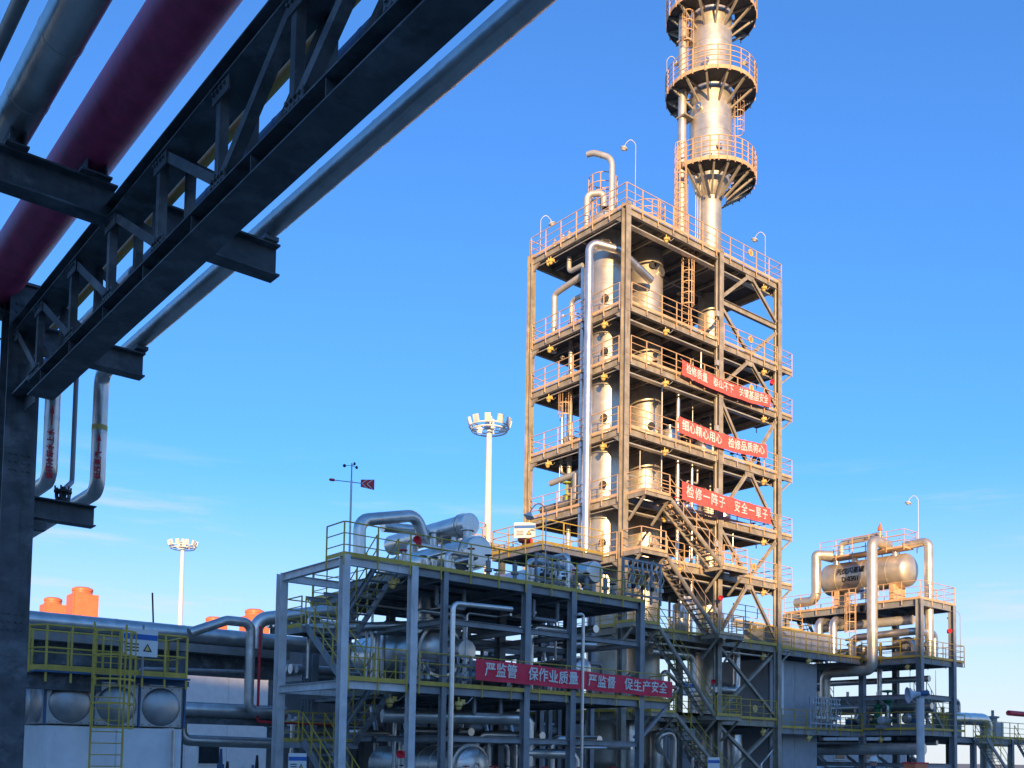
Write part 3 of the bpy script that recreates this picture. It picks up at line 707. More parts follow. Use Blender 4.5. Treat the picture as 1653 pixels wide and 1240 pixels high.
railing(ex, [(18.9, GY-e, ZM), (29.5, GY-e, ZM), (31.3, GY-e, ZM), (31.3, GY+1, ZM)], 'yellow', 1.1, r=.024)
railing(ex, [(19.9, GC+.1, ZH), (29.65, GC+.1, ZH)], 'yellow', 1.1, r=.024)
railing(ex, [(16.2, GY-e, ZM), (18.4, GY-e, ZM)], 'yellow', 1.1, r=.024)
railing(ex, [(19.8, 32.3, ZH), (19.8, GC, ZH)], 'yellow', 1.1, r=.024)
MB().box((30.5, 28.4, ZM-.0), (1.7, 1.1, .03)).build('deck_plate', 'deck', ex)
beam(ex, 'edge_beam', (29.82, GY, ZM-.16), (31.3, GY, ZM-.16), .28, .15, 'steelblue')
MB().bar((29.8, GY, 2.5), (31.2, GY, 3.7), .12, .12).build('strut', 'steelblue', ex)
# switchback stairs in the left bay
for zt in (ZH, ZM):
    zm = zt-1.95; zb = zt-3.92
    MB().box((17.35, 31.55, zm+.01), (2.3, 1.2, .03)).build('landing_plate', 'deck', ex)
    mb = MB()
    for p, q in (((16.2, 30.95), (18.5, 30.95)), ((16.2, 32.1), (18.5, 32.1)), ((16.2, 30.95), (16.2, 32.1)), ((18.5, 30.95), (18.5, 32.1))): mb.channel((*p, zm-.1), (*q, zm-.1), .2, .06)
    mb.build('landing_edge', 'steelblue', ex)
    railing(ex, [(18.45, 31.1, zm), (18.45, 32.1, zm), (16.2, 32.1, zm), (16.2, 31.0, zm)], 'yellow', 1.05, r=.024, drop=.1)
    stair(ex, (17.95, 28.4, zt), (17.95, 30.95, zm), (1, 0, 0), .8, 'steelblue', 'yellow')
    stair(ex, (16.75, 30.95, zm), (16.75, 28.4, zb), (1, 0, 0), .8, 'steelblue', 'yellow')
# instrument racks hanging under the decks and cable trays
for x, y, z in ((22.3, 28.4, 3.4), (25.0, 28.4, 7.1), (21.0, 29, 7.2)):
    mb = MB(); mb.bar((x-.6, y, z-.3), (x+.6, y, z-.3), .1, .1); mb.bar((x-.6, y, z-.3), (x-.6, y, z+.4), .1, .1, (0, 1, 0)); mb.bar((x+.6, y, z-.3), (x+.6, y, z+.4), .1, .1, (0, 1, 0)); mb.build('pipe_hanger', 'steelblue', ex)

# ---- equipment on and in the exchanger frame
def drum(name, label, p, L, r, m='clad', rings=5, dome=.12, legs=True, cat='drum', zb=None, flange=True, end=None):
    """horizontal drum: p = centre of the near end (facing -Y), running away along +Y"""
    p = V(p); zb = zb if zb is not None else p.z-r-.35
    t = thing(name, label, cat, (p.x, p.y, zb))
    shell(p, (0, 1, 0), L, r, dome, rings, 36).build('shell', m, t)
    if flange:
        for k in (.35, .5): MB().lathe(p+V((0, k, 0)), (0, 1, 0), [(0, r*1.0), (0, r*1.12), (.06, r*1.12), (.06, r*1.0)], 36).build('flange_ring', m, t)
    if legs:
        for f in (.25, .75):
            y = p.y+L*f
            MB().box((p.x, y, (zb+p.z-r*.6)/2), (r*1.3, .18, p.z-r*.6-zb)).build('saddle', 'steelblue', t)
    return t
a = drum('exchanger_drum', 'upper silver exchanger drum on the top deck, flat end facing right', (23.35, 31.0, 10.62), 5.6, .43, 'clad', 6, .03, zb=9.6)
MB().lathe((23.35, 32.0, 10.62), (0, 0, -1), [(.3, .2), (.9, .2)], 16).build('connection_neck', 'clad', a)
b = drum('exchanger_drum', 'lower silver exchanger drum on the top deck under the upper one', (22.75, 29.6, 9.25), 6.2, .58, 'clad', 6, .03, zb=7.92)
for y, h in ((30.4, .55), (32.6, .8), (34, .7)): MB().lathe((22.75, y, 9.6), (0, 0, 1), [(0, .17), (h, .17), (h, .27), (h+.06, .27)], 16).build('nozzle', 'clad2', b)
c = drum('kettle_drum', 'silver kettle exchanger on the middle deck behind the long red banner', (22.3, 31.0, 5.6), 6.2, .92, 'clad', 5, .4, zb=4.0)
MB().lathe((22.45, 29.85, 5.52), (0, 1, 0), [(0, .05), (.03, .40), (.10, .45), (1.3, .45), (1.3, .54), (1.4, .54), (1.4, .5)], 32).build('channel_head', 'clad', c)
MB().lathe((22.0, 32.1, 6.3), (0, 0, 1), [(0, .3), (.55, .3), (.55, .38), (.62, .38), (.62, .26), (1.5, .26)], 20).build('top_nozzle', 'clad', c)
d = drum('drum', 'small silver drum with elbow on the middle deck, right of the red banner centre', (27.9, 29.2, 5.15), 4.2, .5, 'clad', 4, .5, zb=4.0)
MB().tube([(27.9, 30.1, 5.5), (27.9, 30.1, 6.25), (28.9, 29.7, 6.25)], .17, 16, bend=.3).build('outlet_elbow', 'clad', d)
f = drum('drum', 'large silver drum at ground level under the exchanger frame', (22.55, 29.3, 1.2), 6.5, .78, 'clad', 6, .35, zb=.1)
for k in range(28):
    a_ = k*2*pi/28; MB().bar((22.55+.1*cos(a_), 29.29, 1.2+.1*sin(a_)), (22.55+.7*cos(a_), 29.38+.06, 1.2+.7*sin(a_)), .016, .02).build('head_seam', 'clad2', f)
h = drum('drum', 'silver drum with painted patch on the top deck, right end of the frame', (27.75, 30.0, 8.95), 4.6, .68, 'clad', 5, .5, zb=7.92)
MB().lathe((28.35, 29.15, 9.15), (0, 1, 0), [(0, .05), (.02, .42), (.08, .46), (.75, .46)], 32).build('end_cover', 'clad', h)
drum('drum', 'second small silver drum on the middle deck behind the banner text', (25.0, 29.6, 4.75), 3.8, .42, 'clad2', 4, .4, zb=4.0)
pipe('overhead_pipe', 'big silver pipe arching above the top deck railing', [at(580, 905, Y=31.6), at(580, 840, Y=31.6), at(672, 832, Y=31.9), at(684, 868, Y=31.9)], .235, 'clad', bend=.5, joint=.9, n=26)
# elbow drop into the upper drum
pipe('insulated_pipe', 'wide silver elbow dropping onto the upper exchanger drum', [(20.6, 33.0, 10.4), (21.9, 33.0, 10.5), (22.6, 33.0, 10.5), (22.9, 33.0, 10.2)], .2, 'clad', joint=0)
pipe('drain_pipe', 'slim silver drain pipe standing in front of the exchanger frame', [(22.6, 27.5, 6.85), (20.03, 27.5, 6.78), (20.03, 27.5, 0)], .09, 'clad', bend=.22, joint=1.3)
pipe('drain_pipe', 'slim silver downpipe in front of the banner', [(25.85, 27.55, 7.0), (26.15, 27.55, 7.05), (26.15, 27.55, 0)], .062, 'clad', bend=.12, joint=1.3)
pipe('insulated_pipe', 'thick silver elbow pipe below the middle deck, left of centre', [(19.2, 30.5, 3.0), (24.2, 29.0, 3.05), (24.6, 28.9, 3.05), (24.6, 28.9, 0)], .26, 'clad', bend=.5, joint=1.2)
pipe('insulated_pipe', 'silver elbow pipe at ground level right of the drum', [(24.2, 28.8, 1.75), (27.0, 28.8, 1.75), (27.0, 28.8, 0)], .19, 'clad', bend=.38)
pipe('header_pipe', 'silver pipe running under the top deck behind the stair tower', [(16.3, 33.0, 6.0), (21.5, 31.0, 6.5), (23, 30.5, 6.55)], .17, 'clad', joint=1.2)
pipe('insulated_pipe', 'silver pipe with round elbow behind the stair tower top', [(16.2, 34.5, 5.4), (16.2, 34.5, 6.5), (18.8, 34.0, 7.0), (20, 34, 7.0)], .26, 'clad', bend=.5)
rng = random.Random(3)
names = ['near the left columns', 'behind the banner start', 'behind the middle columns', 'left of the right columns', 'under the right deck', 'near the frame centre', 'by the back columns', 'beside the kettle exchanger']
USED = {}
def where_pipe(x, y, z, r, host, x0, x1, y0, y1, what='pipe'):
    fx = (x-x0)/(x1-x0); fy = (y-y0)/(y1-y0)
    s_ = ('%s%s' % ('' if what != 'pipe' else 'thin ' if r < .08 else 'slim ' if r < .12 else 'thick ', 'silver '+what) + ' ' + ('on the ground floor' if z < 1 else 'on the middle floor' if z < 6 else 'on the upper floor') + ', '
          + ('far left' if fx < .2 else 'left of centre' if fx < .4 else 'at the centre' if fx < .6 else 'right of centre' if fx < .8 else 'far right') + ', ' + ('front' if fy < .33 else 'mid' if fy < .66 else 'back') + ' of the '+host)
    USED[s_] = USED.get(s_, 0)+1
    return s_ if USED[s_] == 1 else s_.replace('silver', ('', 'silver', 'bent silver', 'pale silver', 'dull silver', 'short silver')[min(5, USED[s_])], 1)
for k in range(26):
    x = rng.uniform(19.2, 29.3); y = rng.uniform(29, 36); lev = rng.choice((0.1, 4.05, 0.1, 4.05)); r = rng.choice((.05, .07, .09, .12, .16))
    x2 = x+rng.choice((-2.4, -1.5, 1.4, 2.2)); z1 = lev+rng.uniform(1.2, 3.2); y2 = y+rng.uniform(-1.5, 1.5)
    pts = [(x, y, lev), (x, y, z1), (x2, y, z1)] + ([(x2, y, lev+.2)] if k % 2 else [(x2, max(28.6, y-1.5), z1)])
    tag(pipe('process_pipe', 'x', pts, r, rng.choice(('clad', 'clad2', 'pipe_grey', 'clad')), joint=0, n=12), where_pipe(x, y, lev, r, 'exchanger frame', 19.2, 29.4, 28.5, 36), 'pipe', 'pipework inside the exchanger frame')
for k in range(14):
    x = rng.uniform(19.5, 29.2); y = rng.uniform(28.4, 30.5); lev = rng.choice((.1, 4.0))
    t = thing('valve_stand', where_pipe(x, y, lev, .1, 'exchanger frame', 19.5, 29.2, 28.4, 30.5, 'valve'), 'valve', (x, y, lev), 'valves inside the exchanger frame')
    MB().lathe((x, y, lev), (0, 0, 1), [(0, .07), (.5, .07), (.5, .13), (.55, .13), (.55, .08), (.75, .1), (.9, .03), (1.15, .03)], 10).build('valve_body', 'clad2', t)
    MB().lathe((x, y, lev+1.12), (0, 0, 1), [(0, .03), (.01, .13), (.04, .13), (.05, .03)], 12).build('handwheel', rng.choice(('red', 'dark', 'bluepaint')), t)
def inst_rack(name, label, p, L, hh, m='steelblue', along=(1, 0, 0)):
    """open rack of small tubing loops"""
    p = V(p); A = V(along); t = thing(name, label, 'instrument rack', p)
    mb = MB()
    for k in range(int(L/.55)+1):
        q = p+A*min(L, k*.55); mb.bar(q, q+V((0, 0, hh)), .08, .08, (1, 0, 0))
    for z in (.3, hh-.35, hh-.04): mb.bar(p+V((0, 0, z)), p+A*L+V((0, 0, z)), .07, .09)
    mb.build('rack_frame', m, t)
    for k in range(int(L/.28)):
        q = p+A*(.2+k*.28)+V((0, -.06, 0)); w_ = .09
        MB().tube([q+V((0, 0, .4)), q+V((.02, -.05, hh*.45)), q+A*w_+V((0, -.1, hh*.6)), q-A*w_*.5+V((0, -.06, hh*.75)), q+V((0, 0, hh-.1))], .018, 6, bend=.08).build('tubing', 'pipe_pale' if k % 2 else 'clad2', t)
        MB().box(q+V((0, -.05, hh*.35)), (.13, .1, .16)).build('transmitter', rng.choice(('greypanel', 'white', 'dark', 'pipe_pale')), t)
    return t
inst_rack('instrument_rack', 'large instrument rack with tubing loops on the right end of the top deck', (28.95, 28.2, 7.95), 2.3, 1.75)
inst_rack('instrument_rack', 'instrument rack by the lower drum end on the top deck', (24.4, 28.3, 7.95), 1.5, 1.3)
inst_rack('instrument_rack', 'instrument rack left of the long red banner', (20.4, 28.4, 4.0), 1.1, 1.15)
inst_rack('instrument_rack', 'instrument boxes behind the yellow railing of the middle deck, left', (18.9, 28.9, 4.0), 1.4, .95)
# wind vane mast
t = thing('wind_vane', 'wind vane mast with red arrow tail and cup anemometer', 'wind vane', (16.35, 28.15, 7.9))
MB().tube([(16.35, 28.15, 7.9), (16.35, 28.15, 9.4), (16.35, 28.15, 10.45)], .035, 10).build('pole', 'white', t)
MB().tube([(16.35, 28.15, 10.4), (16.35, 28.15, 11.0)], .02, 8).build('spindle', 'pipe_grey', t)
ax = V((.86, -.5, -.06)); c0 = V((16.35, 28.15, 10.38))
MB().tube([c0-ax*.62, c0+ax*.36], .014, 8).build('vane_rod', 'pipe_grey', t)
MB().lathe(c0-ax*.72, ax, [(0, .01), (.04, .045), (.16, .045), (.2, .015)], 10).build('nose_weight', 'red', t)
fn = MB(); u_ = V((0, 0, 1)); th = V((.5, .86, 0))*.012
P4 = [c0+ax*.30+u_*.12, c0+ax*.74+u_*.17, c0+ax*.74-u_*.17, c0+ax*.30-u_*.12]
fn.add([p-th*.5 for p in P4]+[p+th*.5 for p in P4], [(0, 1, 2, 3), (7, 6, 5, 4), (0, 4, 5, 1), (1, 5, 6, 2), (2, 6, 7, 3), (3, 7, 4, 0)]).build('vane_tail', 'red', t)
ch = MB()
for o_ in (.34, .5):
    tip = c0+ax*o_-th*.7
    for s in (-1, 1): ch.bar(tip, tip+ax*.17+u_*s*.14, .012, .022)
ch.build('chevron_mark', 'white', t)
for k in range(3):
    a_ = .4+k*2*pi/3; d_ = V((cos(a_), sin(a_), 0)); c1 = V((16.35, 28.15, 10.92))
    MB().tube([c1, c1+d_*.2], .008, 6).build('cup_arm', 'dark', t)
    MB().lathe(c1+d_*.24-d_.cross(u_)*.03, d_.cross(u_), [(0, .005), (.012, .035), (.03, .048), (.06, .055)], 12).build('cup', 'dark', t)

# ---- platform between the frame and the tower (z 11.4)
pl = thing('access_platform', 'grey access platform with railings between the drums and the tower', 'platform', (32.2, 36, 0))
MB().box((32.0, 36.3, 11.35), (3.8, 3.7, .04)).build('deck_plate', 'deck', pl)
for p, q in (((30.1, 34.45), (33.9, 34.45)), ((30.1, 38.1), (33.9, 38.1)), ((30.1, 34.45), (30.1, 38.1)), ((33.9, 34.45), (33.9, 38.1))): beam(pl, 'edge_beam', (*p, 11.2), (*q, 11.2), .26, .15, 'steelblue')
for X, Y in ((30.4, 34.8), (33.6, 34.8), (30.4, 37.8), (33.6, 37.8)): MB().ibeam((X, Y, 0), (X, Y, 11.1), .26, .24, (0, 1, 0)).build('column', 'steelblue', pl)
railing(pl, [(33.9, 34.4, 11.37), (30.05, 34.4, 11.37), (30.05, 38.1, 11.37)], 'yellow', 1.15)
railing(pl, [(30.05, 38.1, 11.37), (33.9, 38.1, 11.37)], 'yellow', 1.15)
pipe('crossover_pipe', 'horizontal peach lit pipe left of the tower foot', [(26.2, 39.6, 11.9), (30.4, 39.0, 12.0), (36.2, 39.0, 12.0)], .2, 'pipe_pale', joint=1.2)
t = thing('cage_landing', 'small round caged landing left of the tower', 'platform', (28.6, 38.0, 7.9))
mb = MB()
for hh in (3.6, 4.1, 4.7): mb.tube([(28.6+.75*cos(k*pi/8), 38+.75*sin(k*pi/8), 7.9+hh) for k in range(17)], .025, 6)
for k in range(10): mb.bar((28.6+.75*cos(k*pi/5), 38+.75*sin(k*pi/5), 10.9), (28.6+.75*cos(k*pi/5), 38+.75*sin(k*pi/5), 12.6), .04, .04, (1, 0, 0))
mb.build('cage', 'sunlit_paint', t)
MB().box((28.6, 38, 11.0), (1.6, 1.6, .06)).build('landing_plate', 'deck', t); MB().ibeam((28.6, 38, 0), (28.6, 38, 10.95), .2, .2, (0, 1, 0)).build('column', 'steelblue', t)
t = thing('motor_valve', 'red motor operated valve on the access platform', 'valve', (31.0, 36.9, 11.4))
MB().lathe((30.7, 36.9, 12.05), (1, 0, 0), [(0, .1), (.1, .17), (.6, .17), (.65, .2), (.7, .2), (.75, .1)], 16).build('motor', 'red', t); MB().cyl((31.0, 36.9, 11.37), (31.0, 36.9, 11.95), .08, 12).build('valve_stem', 'pipe_grey', t)

# ================================================================== RIGHT VESSEL STRUCTURE
RX, RR, RY, RM, RB = 58.4, 62.45, 31.6, 35.5, 41.3
RZ = [11.7, 8.1, 3.65]
rs = thing('vessel_structure', 'three level blue grey frame at right carrying the flash drum', 'steel frame', (60.4, 36, 0))
for X in (RX, RR):
    for Y in (RY, RM, RB): 
        MB().ibeam((X, Y, 0), (X, Y, RZ[0] if (X, Y) != (RX, RM) else 7.9), .36, .34, (0, 1, 0), .026, .016).build('column', 'steelblue', rs)
for z, h in ((RZ[0], .4), (RZ[1], .36), (5.85, .3), (RZ[2], .34), (1.6, .26)):
    for Y in (RY, RM, RB): beam(rs, 'edge_beam', (RX+.18, Y, z-h/2), (RR-.18, Y, z-h/2), h, .2, 'steelblue')
    for X in (RX, RR):
        for a, b in ((RY, RM), (RM, RB)): beam(rs, 'cross_beam', (X, a+.18, z-h/2), (X, b-.18, z-h/2), h, .2, 'steelblue')
for z in RZ:
    x1 = RR if z == RZ[0] else RR+1.2
    MB().box(((RX+x1)/2, (RY+RB)/2, z+.012), (x1-RX, RB-RY, .024)).build('deck_plate', 'deck', rs)
    for k in range(5): Y = RY+1+k*2; beam(rs, 'joist', (RX+.1, Y, z-.1), (x1, Y, z-.1), .16, .1, 'steelblue')
e = .12; rm = 'sunlit_paint'
railing(rs, [(RX-e, RB, RZ[0]), (RX-e, RY-e, RZ[0]), (RR+e, RY-e, RZ[0]), (RR+e, RB, RZ[0])], 'sunlit_paint', 1.15)
for z in RZ[1:]:
    railing(rs, [(RX-e, RM, z), (RX-e, RY-e, z), (RR+1.3, RY-e, z), (RR+1.3, RB, z)], 'yellow', 1.1)
beam(rs, 'balcony_beam', (RR+.2, RY, RZ[1]-.15), (RR+1.35, RY, RZ[1]-.15), .25, .14, 'steelblue')
# decks linking the tower with this frame
for z, h in ((8.2, .36), (3.55, .34)):
    beam(rs, 'link_beam', (TR+.25, 35.5, z-h/2), (RX-.2, 35.5, z-h/2), h, .2, 'steelblue')
    beam(rs, 'link_beam', (TR+.25, 39.5, z-h/2), (RX-.2, 39.5, z-h/2), h, .2, 'steelblue')
    MB().box(((TR+RX)/2, 37.5, z+.012), (RX-TR-.5, 4, .024)).build('deck_plate', 'deck', rs)
    railing(rs, [(TR+.3, 35.4, z), (RX-.2, 35.4, z)], 'yellow', 1.1)
railing(rs, [(51, 40.0, 10.4), (RX, 40.0, 10.4)], 'sunlit_paint', 1.1)
beam(rs, 'link_beam', (51, 40, 10.2), (RX-.2, 40, 10.2), .3, .2, 'steelblue')
stair(rs, (59.2, 40.2, 8.1), (61.8, 40.2, 5.85), (0, 1, 0), .8, 'steelblue', 'yellow'); stair(rs, (59.0, 40.6, 11.6), (62.0, 40.6, 8.1), (0, 1, 0), .8, 'steelblue', 'yellow')
stair(rs, (61.0, 33.0, 5.85), (63.4, 33.0, 3.65), (0, 1, 0), .8, 'steelblue', 'yellow')
ladder(rs, (RX-.15, 36.1, 8.2), 4.6, (-1, 0, 0), 'sunlit_paint', 1.8)
# flash drum
fd = thing('flash_drum', 'horizontal silver flash drum with black lettering on the right frame', 'drum', (60.4, 36, 11.72))
shell((60.4, 33.0, 14.0), (0, 1, 0), 6.6, 1.08, .5, 5, 40).build('shell', 'clad_sunlit', fd)
for y in (34.2, 38.2):
    MB().box((60.4, y, 12.4), (1.5, .3, 1.35)).build('saddle', 'sunlit_paint', fd)
for y, hh in ((34.1, .5), (35.6, .6), (37.0, .5), (38.4, .6)): MB().lathe((60.0, y, 14.9), (0, 0, 1), [(0, .2), (hh, .2), (hh, .3), (hh+.08, .3)], 16).build('nozzle', 'clad2', fd)
MB().box((60.0, 36.2, 15.35), (1.3, 6.0, .12)).build('top_walkway', 'sunlit_paint', fd)
railing(fd, [(59.3, 39.2, 15.4), (59.3, 33.1, 15.4), (60.9, 33.1, 15.4), (60.9, 39.2, 15.4)], 'sunlit_paint', 1.05, toe=False)
for s_, z_, sz in (('丙烷闪蒸罐', 14.25, .46), ('D-0301', 13.72, .46)):
    me = text_mesh('lettering', s_, sz, 'black', .012)
    for v in me.vertices:
        h_ = v.co.y + z_ - 14.0; xx = -math.sqrt(max(.01, 1.10**2-h_*h_)); v.co = V((60.4+xx-v.co.z, 36.95-v.co.x*.9, 14.0+h_))
    put('lettering', me, fd)
pipe('insulated_pipe', 'left silver pipe bending over the end of the flash drum', [(59.4, 38.4, 15.5), (58.6, 38.9, 15.5), (58.55, 39.0, 15.45), (58.55, 39.0, 12.4), (58.55, 40.6, 12.4)], .32, 'clad_sunlit', bend=.55, joint=1.2, n=22)
pipe('insulated_pipe', 'tall silver pipe in front of the flash drum, running down to the middle deck', [(60.0, 34.6, 15.7), (57.75, 34.4, 15.7), (57.75, 34.4, 7.4), (57.75, 37.8, 7.4), (57.75, 37.8, 4.2)], .33, 'clad_sunlit', bend=.5, joint=1.2, n=22)
pipe('insulated_pipe', 'right silver pipe dropping past the flash drum head', [(60.4, 33.7, 15.6), (60.2, 32.2, 15.6), (60.2, 31.95, 15.4), (60.2, 31.95, 12.0), (60.2, 31.95, 8.3)], .27, 'clad_sunlit', bend=.5, joint=1.2, n=22)
pipe('drum_top_pipe', 'pale pipe loop along the walkway above the flash drum', [(59.8, 37.9, 15.3), (59.8, 37.9, 16.3), (59.8, 35.0, 16.45), (59.8, 34.9, 15.6)], .2, 'pipe_pale', joint=0, bend=.3)
t = thing('warning_light', 'red pointed beacon above the flash drum walkway', 'beacon', (59.3, 34.75, 15.4))
MB().cyl((59.3, 34.75, 15.4), (59.3, 34.75, 16.6), .07, 10).build('pole', 'sunlit_paint', t); MB().lathe((59.3, 34.75, 16.6), (0, 0, 1), [(0, .16), (.15, .14), (.5, .02)], 12).build('beacon_cap', 'orange', t)
for k, y in enumerate((37.3, 38.4)):
    pipe('insulated_pipe', ('right' if k == 0 else 'left')+' of two silver elbows below the flash drum deck', [(59.5, y, 10.9), (57.9, y, 10.9), (57.9, y, 8.3)], .26, 'clad', bend=.45, joint=1.0, n=20)
pipe('insulated_pipe', 'thick pale pipe under the flash drum deck', [(59.4, 39.5, 10.6), (59.4, 32.6, 10.6)], .3, 'pipe_pale', joint=1.2)
pipe('insulated_pipe', 'silver pipe with red lettering under the flash drum deck', [(58.9, 36.5, 8.3), (58.9, 36.5, 9.7), (58.9, 32.2, 9.8), (60.9, 32.0, 9.8), (60.9, 32.0, 8.2)], .24, 'clad', bend=.4, joint=1.2)
pipe('insulated_pipe', 'long silver pipe with red lettering below the lowest right deck', [(57.7, 39.8, 2.35), (57.7, 34.0, 2.45), (57.7, 31.0, 2.45)], .36, 'clad', joint=1.3)
pipe('insulated_pipe', 'thin silver riser behind the green valve', [(59.6, 35.0, 3.7), (59.6, 35.0, 7.6)], .16, 'clad', joint=1.2)
for k, (y, z, m_) in enumerate(((34.2, 3.7, 'green'), (34.9, 3.7, 'green'), (36.8, 8.2, 'green'))):
    t = thing('gate_valve', ('tall green valve on the lowest right deck', 'short green valve on the lowest right deck', 'green handwheel valve on the middle right deck')[k], 'valve', (59.2, y, z))
    h_ = 2.4 - .5*k
    MB().lathe((59.2, y, z), (0, 0, 1), [(0, .2), (.5, .2), (.5, .32), (.6, .32), (.6, .16), (h_*.7, .18), (h_*.75, .28), (h_*.85, .28), (h_*.86, .06), (h_, .06)], 14).build('valve_body', m_, t)
    MB().lathe((59.2, y, z+h_-.05), (0, 0, 1), [(0, .1), (.04, .38), (.14, .38), (.18, .1)], 18).build('handwheel', m_, t)
for k in range(10):
    y = rng.uniform(32.2, 40); x = rng.uniform(58.9, 61.8); z = rng.choice((3.7, 8.15)); r = rng.choice((.1, .16, .22))
    tag(pipe('process_pipe', 'x', [(x, y, z), (x, y, z+rng.uniform(.6, 1.3)), (x, y+rng.choice((-2, 2)), z+rng.uniform(.6, 1.0)), (x+1.2, y+.5, z+.7)], r, rng.choice(('clad2', 'pipe_grey')), joint=0), where_pipe(x, y, z, r, 'right frame', 58.9, 61.8, 32, 40).replace('silver', 'grey'), 'pipe', 'pipework on the right frame')
for k, (z, lab) in enumerate(((8.2, 'middle'), (3.65, 'lowest'))):
    for j, y in enumerate((33.0, 36.2)):
        t = thing('equipment_skid', 'low grey skid with piping on the %s right deck, %s' % (lab, ('nearer', 'farther')[j]), 'skid', (60.2, y, z))
        MB().box((60.2, y, z+.25), (2.4, 1.6, .25)).build('base_frame', 'steelblue', t)
        MB().lathe((59.2, y, z+.75), (1, 0, 0), [(0, .2), (.1, .34), (1.7, .34), (1.8, .2)], 18).build('pump_casing', 'clad2', t)
        for q in (-.6, .2, .9): MB().lathe((60.2+q, y-.4, z+.4), (0, 0, 1), [(0, .1), (.5, .1), (.5, .2), (.58, .2), (.58, .08), (.9, .08)], 10).build('flange_stub', 'pipe_grey', t)
inst_rack('instrument_rack', 'instrument rack with tubing at the lowest deck between tower and right frame', (52.2, 35.2, 3.6), 3.2, 1.9, 'greypanel')
# grey cabin under the link decks
cb = thing('equipment_cabin', 'grey panelled equipment cabin below the link deck right of the tower', 'cabin', (52, 37.5, 0))
for k in range(3): MB().box((50.6+k*1.25, 36.5, 3.9), (1.22, .08, 7.6)).build('wall_panel', 'greypanel', cb)
MB().box((52.5, 38.5, 3.9), (5.0, 3.8, 7.6)).build('cabin_core', 'greypanel', cb)
MB().box((50.9, 36.42, 6.0), (.7, .05, 3.2)).build('duct_panel', 'white_panel', cb)
t = thing('upper_cabin', 'low grey box on the upper link deck behind the railing', 'cabin', (53, 37, 8.2)); MB().box((53.0, 37.3, 8.9), (6.0, 2.2, 1.3)).build('box_body', 'greypanel', t); MB().box((53.0, 37.3, 9.57), (6.1, 2.3, .06)).build('lid', 'lampyellow', t)
# low annex at the far right
an = thing('low_annex', 'low steel platform with stairs at the far right edge', 'platform', (66, 32.5, 0))
for X in (65.1, 70.5, 76): 
    for Y in (RY, 36): MB().ibeam((X, Y, 0), (X, Y, 3.35), .32, .3, (0, 1, 0)).build('column', 'steelblue', an)
for Y in (RY, 36): beam(an, 'edge_beam', (62.7, Y, 3.15), (80, Y, 3.15), .34, .2, 'steelblue')
MB().box((71.4, 33.8, 3.34), (17.2, 4.5, .03)).build('deck_plate', 'deck', an)
railing(an, [(65.2, RY-.1, 3.36), (80, RY-.1, 3.36)], 'yellow', 1.1); railing(an, [(62.7, 33, 4.6), (65.1, 33, 4.6)], 'yellow', 1.0)
stair(an, (64.8, 31.0, 3.3), (68.6, 31.0, .6), (0, 1, 0), .85, 'steelblue', 'yellow'); stair(an, (70.7, 31.0, 3.3), (74.5, 31.0, .3), (0, 1, 0), .85, 'steelblue', 'yellow')
pipe('insulated_pipe', 'silver elbow pipe on the low annex at far right', [(64.5, 33.0, 4.6), (69.9, 33.0, 4.7), (69.9, 33.0, .5)], .42, 'clad', bend=.7, joint=1.2)
pipe('red_fire_pipe', 'short red pipe with valve at the far right edge', [at(1628, 1151, Y=34.2), at(1628, 1151, Y=34.2)+V((6, 0, 0))], .2, 'red', joint=0)
pipe('process_pipe', 'thin silver pipe above the low annex', [(66.5, 35, 3.4), (66.5, 35, 6.0), (70, 35, 6.1), (70, 35, 4)], .14, 'clad2', joint=0)
for k, (x, y_) in enumerate(((66.8, 34.5), (68.4, 34.8), (73, 34))):
    t = thing('process_unit', ('left', 'middle', 'right')[k]+' grey machine with valves on the low annex', 'machine', (x, y_, 3.36))
    MB().box((x, y_, 4.0), (1.2, 1.0, 1.2)).build('machine_body', 'greypanel', t); MB().lathe((x, y_, 4.6), (0, 0, 1), [(0, .3), (.3, .3), (.35, .45), (.45, .45), (.5, .1), (.9, .1)], 14).build('top_valve', 'pipe_grey', t)
# antennas far right
for k, (x, h_) in enumerate(((67.0, 8.5), (70.6, 7.6))):
    t = thing('thin_mast', ('tall thin antenna mast right of the frame', 'short lamp mast at the far right')[k], 'mast', (x, 37, 0))
    MB().tube([(x, 37, 3.3), (x, 37, h_-1.6)], .07, 8).build('lower_pole', 'pipe_grey', t); MB().tube([(x, 37, h_-1.6), (x, 37, h_+.8)], .025, 6).build('upper_pole', 'pipe_grey', t)
# horn loudspeaker on a post
hp = at(1482, 1124, D=46)
t = thing('horn_loudspeaker', 'pale horn loudspeaker on a grey post at right', 'loudspeaker', (hp.x, hp.y, 0))
MB().tube([(hp.x+.1, hp.y-.05, 0), (hp.x+.1, hp.y-.05, hp.z-.1)], .17, 18).build('post', 'steellight', t)
hx = V((-.72, .62, -.12)).normalized(); hc = V((hp.x+.12, hp.y-.05, hp.z+.12))
MB().lathe(hc, hx, [(0, .08), (.15, .1), (.3, .15), (.45, .24), (.56, .36), (.58, .37), (.55, .34), (.4, .2), (.2, .1)], 24).build('horn', 'horn', t)
MB().lathe(hc, -hx, [(0, .08), (.03, .13), (.3, .14), (.38, .1), (.39, .03)], 18).build('driver', 'bluepaint', t)
MB().bar((hp.x+.1, hp.y-.05, hp.z-.2), (hp.x+.11, hp.y-.05, hp.z+.08), .06, .06, (1, 0, 0)).build('bracket', 'greypanel', t)
q = at(1478, 1236, D=40); t = thing('fire_box', 'red box at the foot of the loudspeaker post', 'box', (q.x, q.y, 0))
MB().box((q.x, q.y, .8), (.95, .5, 1.6)).build('box_body', 'orange', t); MB().box((q.x, q.y, 1.63), (1.02, .56, .06)).build('lid', 'red', t)
